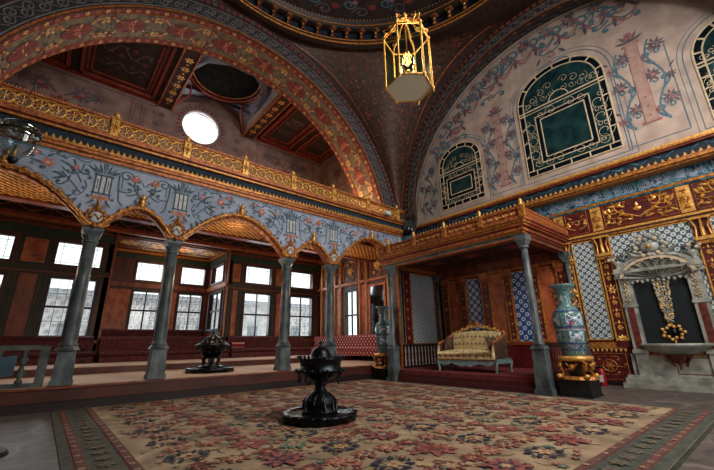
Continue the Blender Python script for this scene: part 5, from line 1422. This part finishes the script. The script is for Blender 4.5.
# ---------------------------------------------------------------- porcelain vases
def vase(x, y, label, bl):
    t = empty('porcelain_vase', (x, y, 0)); tag(t, label, 'vase')
    b = MB(); b.lathe(0, 0, [(.20, .82), (.22, .84), (.25, .95), (.29, 1.2), (.31, 1.5), (.32, 1.68), (.29, 1.83), (.2, 1.92), (.155, 1.98), (.14, 2.1), (.15, 2.25), (.2, 2.38), (.28, 2.44), (.28, 2.47), (.2, 2.46)], 'vase', 32)
    O = Orn()
    prof = [(.25, .95), (.29, 1.2), (.31, 1.5), (.32, 1.68), (.29, 1.83), (.2, 1.92), (.155, 1.98), (.14, 2.1), (.15, 2.25), (.2, 2.38)]
    def rad(z):
        for (r0, z0), (r1, z1) in zip(prof[:-1], prof[1:]):
            if z0 <= z <= z1: return r0+(r1-r0)*(z-z0)/(z1-z0)
        return prof[0][0] if z < 1 else prof[-1][0]
    def mp(u, v, h): r = rad(v)+h; return (r*cos(u/.3), r*sin(u/.3), v)
    C = 2*pi*.3
    for k in range(4):
        u = C*k/4
        O.rect(u+.06, u+.40, 1.52, 1.78, 'vasew'); O.rect(u+.08, u+.38, 1.16, 1.38, 'vasew'); O.frame(u+.06, u+.40, 1.52, 1.78, .014, 'vaseb')
        for j in range(7): O.flower(u+U(.1, .36), U(1.55, 1.75), U(.02, .045), 5, random.choice(['vasep', 'vaseb', 'vasep', 'green']), 'white'); O.flower(u+U(.12, .34), U(1.19, 1.35), U(.02, .04), 5, random.choice(['vasep', 'vaseb', 'green']), 'white')
        O.flower(u, 2.15, .06, 6, 'vasew', 'vasep')
    for z in (1.48, 1.42, 1.12, .98, 1.84): O.line([(C*i/32, z) for i in range(33)], .022, 'vaseb' if z != 1.42 else 'vasew')
    for i in range(26): O.flower(C*i/26, 1.06, .03, 5, 'green' if i % 2 else 'vasep', 'white'); O.flower(C*i/26, 1.45, .02, 5, 'vasep', 'white')
    for i in range(60): O.flower(U(0, C), U(.9, 1.1) if i % 2 else U(1.95, 2.3), .02, 5, random.choice(['green', 'vaseb', 'vasew', 'tblue']), 'white')
    for i in range(40): O.flower(U(0, C), U(1.1, 1.85), .02, 5, random.choice(['green', 'vaseb', 'vasew', 'vasep']), 'white')
    b.orn(O, mp, .004); b.build('body', t)
    for sg in (-1, 1):
        b = MB(); b.tube([(0, sg*.14, 2.28), (0, sg*.25, 2.3), (0, sg*.26, 2.2), (0, sg*.19, 2.14), (0, sg*.24, 2.05), (0, sg*.17, 1.98)], .025, 'gold', 6); b.ball((0, sg*.25, 2.3), .04, 'goldb', 8); b.build('handle', t)
    b = MB(); b.frustum(0, 0, 0, .05, .47, .47, 'black'); b.frustum(0, 0, .05, .36, .45, .43, 'black'); b.build('plinth', t)
    b = MB(); b.frustum(0, 0, .36, .42, .42, .4, 'gold', 8, pi/8); b.lathe(0, 0, [(.16, .42), (.13, .52), (.2, .62), (.28, .72), (.33, .78), (.32, .83), (.22, .84)], 'black', 20)
    b.lathe(0, 0, [(.3, .74), (.345, .78), (.34, .84), (.23, .85)], 'goldb', 24, .08, 12)
    for k in range(4):
        a = pi/4+k*pi/2; c, s_ = cos(a), sin(a)
        b.tube([(.3*c, .3*s_, .76), (.38*c, .38*s_, .7), (.34*c, .34*s_, .58), (.28*c, .28*s_, .52), (.34*c, .34*s_, .44), (.42*c, .42*s_, .4), (.45*c, .45*s_, .44)], .05, 'gold', 7, .03)
        b.ball((.4*c, .4*s_, .42), .06, 'goldb', 8); b.ball((.36*c, .36*s_, .66), .05, 'goldb', 8)
        a2 = k*pi/2; b.ball((.27*cos(a2), .27*sin(a2), .62), .07, 'gold', 8); b.tube([(.3*cos(a2-.4), .3*sin(a2-.4), .7), (.31*cos(a2), .31*sin(a2), .55), (.3*cos(a2+.4), .3*sin(a2+.4), .7)], .025, 'gold', 6)
    b.build('stand', t)
    return t
vase(9.38, 3.34, 'giant celadon porcelain vase on gilt stand beside the near canopy column', '')
vase(9.36, 9.5, 'giant celadon porcelain vase half hidden behind the far canopy column', '')

# ---------------------------------------------------------------- braziers
t = empty('brazier', (3.68, 5.3, .022)); t.scale = (.89, .89, 1); tag(t, 'big black bronze brazier with domed lid standing on the patterned rug', 'brazier')
b = MB(); b.lathe(0, 0, [(.60, 0), (.66, .02), (.64, .07), (.67, .1), (.62, .13), (.56, .125), (.55, .11), (.02, .11)], 'bronze', 64, .05, 16)
for k in range(16): a = 2*pi*k/16; b.ball((.655*cos(a), .655*sin(a), .09), .035, 'bronze', 6)
b.build('tray', t)
b = MB(); b.lathe(0, 0, [(.31, .11), (.3, .15), (.26, .17), (.27, .22), (.28, .28), (.22, .36), (.13, .42), (.09, .48), (.10, .56), (.13, .6), (.1, .62)], 'bronze', 32, .06, 8)
for k in range(10): a = 2*pi*k/10; b.tube([(.3*cos(a), .3*sin(a), .13), (.3*cos(a), .3*sin(a), .28), (.17*cos(a), .17*sin(a), .4)], .035, 'bronze', 6, .015)
b.build('pedestal', t)
b = MB(); b.lathe(0, 0, [(.1, .58), (.2, .6), (.33, .67), (.40, .72), (.45, .74), (.45, .77), (.38, .8), (.39, .88), (.44, .93), (.44, .95), (.38, .95), (.37, .9)], 'bronze', 40)
for k in range(28): a = 2*pi*k/28; b.ball((.43*cos(a), .43*sin(a), .965), .028, 'bronze', 6)
for k in range(20): a = 2*pi*k/20; b.ball((.46*cos(a), .46*sin(a), .755), .032, 'bronze', 6)
b.build('bowl', t)
for k in range(8):
    a = 2*pi*(k+.5)/8; b = MB(); c, s_ = cos(a), sin(a)
    b.tube([(.40*c+.055*cos(j*pi/6)*(-s_), .40*s_+.055*cos(j*pi/6)*c, .63+.07*sin(j*pi/6)) for j in range(13)], .012, 'bronze', 6); b.ball((.4*c, .4*s_, .71), .03, 'bronze', 6); b.build('ring_handle', t)
b = MB(); b.lathe(0, 0, [(.37, .93), (.3, .94), (.2, .94), (.19, 1.0), (.16, 1.07), (.09, 1.12), (.04, 1.13), (.045, 1.15), (.02, 1.155), (.04, 1.19), (.03, 1.22), (.005, 1.23)], 'bronze', 28); b.build('lid', t)
t = empty('brazier', (3.87, 11.15, .47)); tag(t, 'black bronze brazier with pointed openwork lid standing on the raised matting floor', 'brazier')
b = MB(); b.lathe(0, 0, [(.55, 0), (.62, .02), (.6, .07), (.63, .11), (.55, .13), (.5, .1), (.02, .1)], 'bronze', 48, .08, 8)
b.lathe(0, 0, [(.3, .1), (.34, .14), (.28, .18), (.05, .19)], 'bronze', 32, .1, 8); b.build('tray', t)
b = MB(); b.lathe(0, 0, [(.06, .18), (.05, .25), (.1, .32), (.06, .4)], 'bronze', 16)
for k in range(6):
    a = 2*pi*k/6; c, s_ = cos(a), sin(a); b.tube([(.26*c, .26*s_, .17), (.22*c, .22*s_, .26), (.25*c, .25*s_, .34), (.18*c, .18*s_, .42)], .03, 'bronze', 6)
b.build('stem', t)
b = MB(); b.lathe(0, 0, [(.12, .38), (.25, .45), (.36, .58), (.40, .68), (.46, .72), (.46, .76), (.38, .78)], 'bronze', 32, .05, 12)
for k in range(12): a = 2*pi*k/12; b.ball((.42*cos(a), .42*sin(a), .68), .05, 'bronze', 6); b.ball((.33*cos(a), .33*sin(a), .55), .045, 'bronze', 6)
b.build('bowl', t)
b = MB(); b.lathe(0, 0, [(.4, .76), (.34, .82), (.28, .84), (.26, .9), (.17, .97), (.1, 1.0), (.06, 1.05), (.035, 1.07), (.05, 1.1), (.01, 1.2)], 'bronze', 32, .08, 8)
for k in range(8): a = 2*pi*k/8; b.tube([(.36*cos(a), .36*sin(a), .8), (.3*cos(a), .3*sin(a), .9), (.2*cos(a), .2*sin(a), .97)], .03, 'bronze', 6, .012)
b.build('lid', t)

# ---------------------------------------------------------------- marble fountain on tiled wall
FY = 1.92
t = empty('wall_fountain', (XW, FY, 0)); tag(t, 'carved marble wall fountain with shell niche and hanging basin', 'fountain')
def fx(b, y0, y1, z0, z1, d, m): b.box(-d, 0, y0-FY, y1-FY, z0, z1, m)
b = MB(); fx(b, .62, 3.12, 0, .12, .42, 'marbw'); fx(b, .66, 3.06, .12, .24, .34, 'marbw'); fx(b, .7, 3.02, .24, .3, .28, 'marbw'); b.build('step', t)
b = MB(); fx(b, .95, 2.9, .3, .82, .1, 'marbw'); fx(b, 1.05, 2.8, .78, .86, .13, 'goldo')
Q = Orn(); Q.frame(1.0, 2.0, .36, .74, .02, 'marbr'); b.orn(Q, lambda u, v, h: (-.1-h, u-FY, v), .004)
b.build('lower_panel', t)
b = MB(); fx(b, 1.3, 2.55, .95, 3.1, .05, 'marbdk')
b.build('niche_slab', t)
for y0, y1 in ((1.08, 1.36), (2.5, 2.78)):
    b = MB(); fx(b, y0, y1, .3, 2.9, .17, 'marbw'); fx(b, y0+.07, y1-.07, .95, 2.0, .185, 'marbr'); fx(b, y0-.04, y1+.04, 2.86, 2.98, .24, 'marbw'); fx(b, y0-.03, y1+.03, .84, .93, .22, 'marbw'); fx(b, y0-.02, y1+.02, 2.02, 2.1, .2, 'marbw')
    Q = Orn(); yc = (y0+y1)/2
    for j in range(6): Q.flower(yc-FY, 2.2+.12*j, .06, 5, 'cames', 'goldo', .03); Q.curl(yc-FY, 2.18+.12*j, 1, .16, 1 if j % 2 else -1, 'cames', .025, .02)
    b.orn(Q, lambda u, v, h: (-.17-h, u, v), .005); b.build('pilaster', t)
# arch + shell hood
b = MB()
for r0, r1, d, m in ((.8, .95, .2, 'marbw'), (.72, .80, .25, 'cames')):
    P = []; F = []; n = 24
    for i in range(n+1):
        a = .12+(pi-.24)*i/n
        for r, dd in ((r0, d), (r1, d), (r0, 0), (r1, 0)): P.append((-dd, r*cos(a), 2.72+r*.7*sin(a)))
    for i in range(n):
        q = 4*i; F += [(q, q+1, q+5, q+4), (q+1, q+3, q+7, q+5), (q+2, q, q+4, q+6)]
    b.add(P, F, m)
fx(b, 1.0, 2.84, 2.92, 3.0, .26, 'marbw')
for s in (-1, 1): b.box(-.24, 0, s*.62, s*.9, 2.92, 3.06, 'marbw')
b.build('arch', t)
b = MB(); n = 40
def shell(u, v):
    a = pi*u; r = .73*v; rib = .06*abs(sin(a*5.5))*v; return (-.05-.2*v*v+rib, r*cos(a), 2.70+r*.68*sin(a))
b.grid(shell, 66, 8, 'marbw')
for k in range(11):
    a = pi*(k+.5)/11; b.tube([(-.06, .08*cos(a), 2.72+.06*sin(a)), (-.12, .4*cos(a), 2.72+.28*sin(a)), (-.27, .72*cos(a), 2.72+.48*sin(a))], .012, 'marbw', 6, .04)
for k in range(13): y = -.66+k*.11; b.ball((-.18, y, 2.67-.025*(k % 2)), .045, 'marbw', 6)
b.build('shell', t)
b = MB()   # crowning cartouche
for k in range(18):
    a = 2*pi*k/18; r = .27+.05*(k % 2); b.ball((-.2, r*1.1*cos(a), 3.55+r*.8*sin(a)), .06, 'marbw' if k % 3 else 'cames', 8)
b.ball((-.16, 0, 3.55), .2, 'marbw', 12, (.5, 1.1, .8)); b.ball((-.27, 0, 3.55), .06, 'goldb', 8)
for s in (-1, 1):
    b.tube([(-.18, s*.2, 3.3), (-.22, s*.4, 3.38), (-.2, s*.52, 3.5), (-.2, s*.42, 3.58)], .05, 'marbw', 6, .03); b.tube([(-.18, s*.1, 3.78), (-.22, s*.2, 3.88), (-.2, s*.3, 3.8)], .04, 'marbw', 6, .02)
    b.tube([(-.18, s*.3, 3.3), (-.22, s*.5, 3.24), (-.2, s*.64, 3.12)], .045, 'marbw', 6, .02)
b.ball((-.2, 0, 3.85), .09, 'marbw', 8)
b.build('cartouche', t)
for s in (-1, 1):   # flower urns on shoulders
    b = MB(); Y = s*.8; b.lathe(-.14, Y, [(.07, 3.06), (.08, 3.08), (.04, 3.12), (.1, 3.2), (.11, 3.27), (.08, 3.3)], 'marbw', 14)
    for k in range(16): b.ball((-.14+U(-.08, .06), Y+U(-.17, .17), 3.36+U(-.05, .13)), U(.035, .06), random.choice(['marbw', 'mauve', 'marble', 'cames']), 6)
    b.build('flower_urn', t)
b = MB()   # hanging garland
for k in range(44):
    f = k/44; w = .17*(1-.65*f)
    for q in range(5): b.ball((-.1-U(0, .05), w*(q-2)/2.2+U(-.02, .02)-.02, 2.64-1.05*f+U(-.02, .02)), U(.022, .038), random.choice(['cames', 'marbw', 'ivory', 'marbw']), 6)
b.tube([(-.1, -.02, 1.6), (-.1, -.02, 1.5)], .03, 'goldb')
for k in range(14): a = 2*pi*k/14; r = .17+.05*(k % 2); b.ball((-.1, -.02+r*cos(a), 1.34+r*.8*sin(a)), .045, 'ivory' if k % 2 else 'goldb', 6)
b.ball((-.1, -.02, 1.34), .1, 'bronze', 8, (.5, 1, 1)); b.tube([(-.1, -.02, 1.18), (-.1, -.02, 1.06)], .035, 'goldb', 6, .01)
b.build('garland', t)
b = MB()   # half-round basin with bracket
prof = [(.26, .80), (.4, .83), (.62, .90), (.70, .99), (.76, 1.02), (.76, 1.07), (.70, 1.08), (.62, 1.03), (.3, .98)]
n = 24; P = []; F = []
for r, z in prof:
    for i in range(n+1): a = pi/2+pi*i/n; P.append((r*.72*cos(a), r*sin(a), z))
for j in range(len(prof)-1):
    for i in range(n): q = j*(n+1)+i; F.append((q, q+1, q+n+2, q+n+1))
b.add(P, F, 'marbw', True)
prof = [(.02, .38), (.06, .42), (.07, .5), (.12, .58), (.2, .66), (.3, .8)]; P = []; F = []
for r, z in prof:
    for i in range(n+1): a = pi/2+pi*i/n; P.append((r*.8*cos(a), r*(1+.12*abs(sin(a*5)))*sin(a), z))
for j in range(len(prof)-1):
    for i in range(n): q = j*(n+1)+i; F.append((q, q+1, q+n+2, q+n+1))
b.add(P, F, 'marbr', True); b.ball((-.04, 0, .37), .05, 'goldo', 8)
for s in (-1, 0, 1): b.tube([(-.04-.05*(s == 0), s*.1, .46), (-.12, s*.14, .62), (-.2, s*.22, .74)], .03, 'marbr', 6)
b.build('basin', t)

# ---------------------------------------------------------------- fire extinguisher
t = empty('fire_extinguisher', (11.78, 3.6, 0)); tag(t, 'red fire extinguisher on the floor by the crimson dado', 'fire extinguisher')
b = MB(); b.lathe(0, 0, [(.085, 0), (.09, .02), (.09, .36), (.07, .42), (.03, .45)], 'extred', 18); b.build('cylinder', t)
b = MB(); b.box(-.095, -.085, -.05, .05, .1, .28, 'wplastic'); b.build('sticker', t)
b = MB(); b.lathe(0, 0, [(.03, .45), (.035, .5), (.02, .52)], 'black', 10); b.box(-.1, .02, -.012, .012, .51, .54, 'black'); b.tube([(.0, .03, .48), (-.02, .12, .44), (-.02, .12, .2)], .012, 'black', 6); b.build('valve', t)

# ---------------------------------------------------------------- hexagonal hanging lantern
LX, LY = 4.02, 3.25
t = empty('hanging_lantern', (LX, LY, 5.35)); tag(t, 'hexagonal gilt glass lantern hanging under the dome', 'lantern')
HR = .4; ang = [math.radians(18.5+60*i) for i in range(6)]
b = MB()
Rt = .4; H = 1.05
for a in ang:
    c, s_ = cos(a), sin(a)
    b.tube([(HR*c, HR*s_, 0), (HR*c, HR*s_, H*.5), (Rt*c, Rt*s_, H)], .017, 'goldb', 6); b.ball((HR*c, HR*s_, .0), .035, 'goldb', 8); b.ball((Rt*c, Rt*s_, H+.02), .032, 'goldb', 8); b.tube([(HR*c, HR*s_, 0), (HR*1.03*c, HR*1.03*s_, -.08)], .02, 'goldb', 6, .006); b.ball((HR*c, HR*s_, H*.3), .028, 'goldb', 6); b.ball((HR*c, HR*s_, H*.7), .026, 'goldb', 6)
    b.tube([(Rt*c, Rt*s_, H), (Rt*.92*c, Rt*.92*s_, H+.13), (.2*c, .2*s_, H+.2), (.16*c, .16*s_, H+.33), (.03*c, .03*s_, H+.44)], .017, 'goldb', 6)
    b.tube([(Rt*.9*c, Rt*.9*s_, H+.12), (Rt*1.0*c, Rt*1.0*s_, H+.2), (Rt*.8*c, Rt*.8*s_, H+.24)], .014, 'goldb', 5)
    b.ball((.2*c, .2*s_, H+.24), .035, 'goldb', 6); b.tube([(.2*c, .2*s_, H+.2), (.3*c, .3*s_, H+.3), (.2*c, .2*s_, H+.36)], .014, 'goldb', 5)
for z, r in ((0, HR), (H, Rt)): b.tube([(r*cos(a), r*sin(a), z) for a in ang+ang[:1]], .016, 'goldb', 6)
b.lathe(0, 0, [(.02, H+.4), (.06, H+.45), (.03, H+.5), (.05, H+.54), (.01, H+.62)], 'goldb', 10)
b.build('frame', t)
for i in range(6):
    a, c = ang[i], ang[(i+1) % 6]; b = MB(); r = HR*.99
    b.add([(r*cos(a), r*sin(a), .02), (r*cos(c), r*sin(c), .02), (r*cos(c), r*sin(c), H-.02), (r*cos(a), r*sin(a), H-.02)], [(0, 1, 2, 3)], 'lglass'); b.build('glass_pane', t)
b = MB(); b.add([(HR*cos(a), HR*sin(a), .0) for a in ang]+[(HR*cos(a), HR*sin(a), .012) for a in ang], [tuple(range(5, -1, -1)), tuple(range(6, 12))]+[(i, (i+1) % 6, 6+(i+1) % 6, 6+i) for i in range(6)], 'frost')
b.build('bottom_pane', t)
b = MB(); b.tube([(0, 0, H+.45), (0, 0, .45)], .01, 'gold', 6)
for k in range(4):
    a = k*pi/2; c, s_ = cos(a), sin(a); b.tube([(0, 0, .35), (.08*c, .08*s_, .28), (.15*c, .15*s_, .36), (.15*c, .15*s_, .4)], .01, 'goldb', 5); b.tube([(.15*c, .15*s_, .4), (.15*c, .15*s_, .56)], .014, 'wplastic', 6); b.tube([(0, 0, .45), (.1*c, .1*s_, .6), (.03*c, .03*s_, .75)], .008, 'goldb', 5)
b.ball((0, 0, .32), .05, 'goldb', 8); b.build('candle_cluster', t)
b = MB(); b.tube([(0, 0, H+.6), (0, 0, 17.55-5.35)], .012, 'iron', 6); b.build('chain', t)

# glass oil lamp near camera
t = empty('glass_lamp', (-.47, 4.0, 2.76)); t.scale = (.9, .9, .95); tag(t, 'clear glass bell lamp hanging by a wire at the upper left edge', 'lamp')
b = MB(); b.lathe(0, 0, [(.02, 0), (.05, .02), (.1, .08), (.14, .17), (.155, .24), (.15, .27)], 'jar', 28); b.build('bowl', t)
b = MB(); b.lathe(0, 0, [(.16, .30), (.17, .31), (.13, .36), (.05, .40), (.02, .41)], 'jar', 28); b.build('smoke_bell', t)
b = MB(); b.tube([(.155*cos(i*pi/12), .155*sin(i*pi/12), .27) for i in range(25)], .008, 'iron', 6); b.lathe(0, 0, [(.02, -.04), (.045, -.01), (.04, .02)], 'iron', 12)
for k in range(3): a = k*2.09; b.tube([(.15*cos(a), .15*sin(a), .27), (.05*cos(a), .05*sin(a), .6), (0, 0, .8)], .0025, 'iron', 4)
b.tube([(0, 0, .02), (0, 0, .14)], .015, 'goldb', 6)
b.build('holder', t)
b = MB(); b.tube([(0, 0, .8), (0, 0, 10.2)], .0025, 'iron', 5); b.build('wire', t)

# small fittings at the corner
t = empty('spotlight', (11.0, 9.42, 5.72)); tag(t, 'dark double spotlight fixed at the cornice corner', 'spotlight')
b = MB(); b.box(-.12, .12, .06, .16, -.12, .04, 'black'); b.build('bracket', t)
for dx in (-.09, .09):
    b = MB(); b.lathe(dx, 0, [(.04, -.1), (.08, -.02), (.08, .1), (.04, .13)], 'iron', 14); b.ball((dx-.03, -.07, .04), .04, 'wplastic', 8); b.build('lamp_head', t)
b = MB(); b.box(-.14, .14, -.1, .1, -.07, .07, 'wplastic'); b.lathe(0, -.0, [(.03, .07), (.03, .1)], 'wplastic', 8); o = b.build('alarm_box', loc=(9.86, YA-.29, 6.27)); tag(o, 'small white alarm box on the gilt rail where the great arch lands', 'alarm box')
b = MB(); b.tube([(0, 0, 0), (0, 0, .95)], .035, 'wplastic', 8); o = b.build('cable_conduit', loc=(10.72, YA-.05, 4.55)); tag(o, 'short white vertical conduit in the corner beside the canopy roof', 'conduit')
# pier cladding of the corner, carried down from the pendentive foot
b = MB(); b.box(10.95, XW, YA-.45, YA, 4.62, 5.5, 'tile_ins'); b.frustum(11.35, YA-.02, 5.3, 5.55, .12, .34, 'goldo', 8, pi/8); b.frustum(11.35, YA-.02, 5.55, 6.2, .34, .46, 'grey', 8, pi/8); b.build('trim_8', kind='structure')

# ---------------------------------------------------------------- outside the windows
t = empty('courtyard_building', (4, 27, 0)); tag(t, 'pale stone building seen outside through the tall windows', 'building')
b = MB(); b.box(-14, 16, 0, 1, -3, 4.2, 'stone_out'); b.build('wall', t)
b = MB(); b.box(-14, 16, -.3, 1.3, 4.2, 4.5, 'roofout'); b.build('roof', t)
for k in range(16):
    b = MB(); x = -13+k*1.9; b.box(x, x+.8, -.05, .02, .2, 2.6, 'stone_grey'); b.build('window', t)

# ---------------------------------------------------------------- camera
cam = bpy.data.cameras.new('camera'); co = bpy.data.objects.new('camera', cam); COL.objects.link(co); SC.camera = co
yaw, pit, rol = 7.08787545e-01, 2.95407283e-01, -1.61458375e-02
cy_, sy_, cp, sp = cos(yaw), sin(yaw), cos(pit), sin(pit)
fwd = Vector((sy_*cp, cy_*cp, sp)); rt_ = Vector((cy_, -sy_, 0)); up = rt_.cross(fwd)
r2 = rt_*cos(rol)+up*sin(rol); u2 = -rt_*sin(rol)+up*cos(rol)
M = Matrix((r2, u2, -fwd)).transposed().to_4x4(); M.translation = Vector((0, 0, 1.2)); co.matrix_world = M
cam.sensor_width = 36; cam.lens = 36*355.645/714; cam.clip_start = .05; cam.clip_end = 200

# ---------------------------------------------------------------- light
w = bpy.data.worlds.new('world'); SC.world = w; w.use_nodes = True; bg = w.node_tree.nodes['Background']
bg.inputs[0].default_value = (1, .98, .95, 1); bg.inputs[1].default_value = 1.7
def area(name, loc, to, sx, sy, e, col):
    l = bpy.data.lights.new(name, 'AREA'); l.shape = 'RECTANGLE'; l.size = sx; l.size_y = sy; l.energy = e; l.color = col
    o = bpy.data.objects.new(name, l); COL.objects.link(o); o.location = loc
    o.rotation_euler = (Vector(to)-Vector(loc)).to_track_quat('-Z', 'Y').to_euler(); return o
def point(name, loc, e, col, r=.15):
    l = bpy.data.lights.new(name, 'POINT'); l.energy = e; l.color = col; l.shadow_soft_size = r
    o = bpy.data.objects.new(name, l); COL.objects.link(o); o.location = loc; return o
day = (.84, .93, 1)
area('near_upper_window_light', (6.4, YN+.05, 8.7), (6.0, 6.2, 1.5), 5.5, 3.8, 720, (1, .93, .84))
area('near_window_light', (6.8, YN+.05, 3.0), (9, 7, 2.4), 4.4, 3.6, 95, (1, .92, .84))
for i, (a, c) in enumerate(backw[1:]):
    area('back_window_light', ((a+c)/2, YB+.4, 3.3), ((a+c)/2, 9, .6), 1.3, 3.2, 70, day)
area('bay_window_light', (4.4, YC+.5, 3.5), (4.4, 10, .5), 3.2, 3.2, 110, day)
area('oculus_light', (ocx, GY+.6, ocz), (ocx, 9, 8.4), 1.4, 1.4, 70, day)
point('gallery_lamp', (8.4, 12.4, 7.2), 120, (1, .62, .3))
point('gallery_rail_lamp', (8.9, 10.7, 6.7), 42, (1, .6, .34))
point('gallery_lamp_far', (1.5, 12.6, 7.0), 70, (1, .72, .5))
point('bay_lamp', (4.2, 17.6, 4.7), 40, (1, .6, .3))
point('divan_room_lamp', (8.6, 12.0, 3.7), 95, (1, .68, .42))
point('divan_room_lamp_far', (3.9, 11.5, 3.5), 60, (1, .72, .46))
point('divan_room_lamp_side', (-1.2, 11.6, 3.6), 45, (1, .72, .46))
point('lantern_lamp', (LX, LY, 6.0), 60, (1, .66, .36), .1)
SC.view_settings.view_transform = 'Standard'; SC.view_settings.look = 'None'; SC.view_settings.exposure = .22; SC.view_settings.gamma = 1
SC.cycles.use_denoising = True; SC.cycles.max_bounces = 6; SC.cycles.transparent_max_bounces = 12
SC.cycles.caustics_reflective = False; SC.cycles.caustics_refractive = False; SC.cycles.sample_clamp_indirect = 4
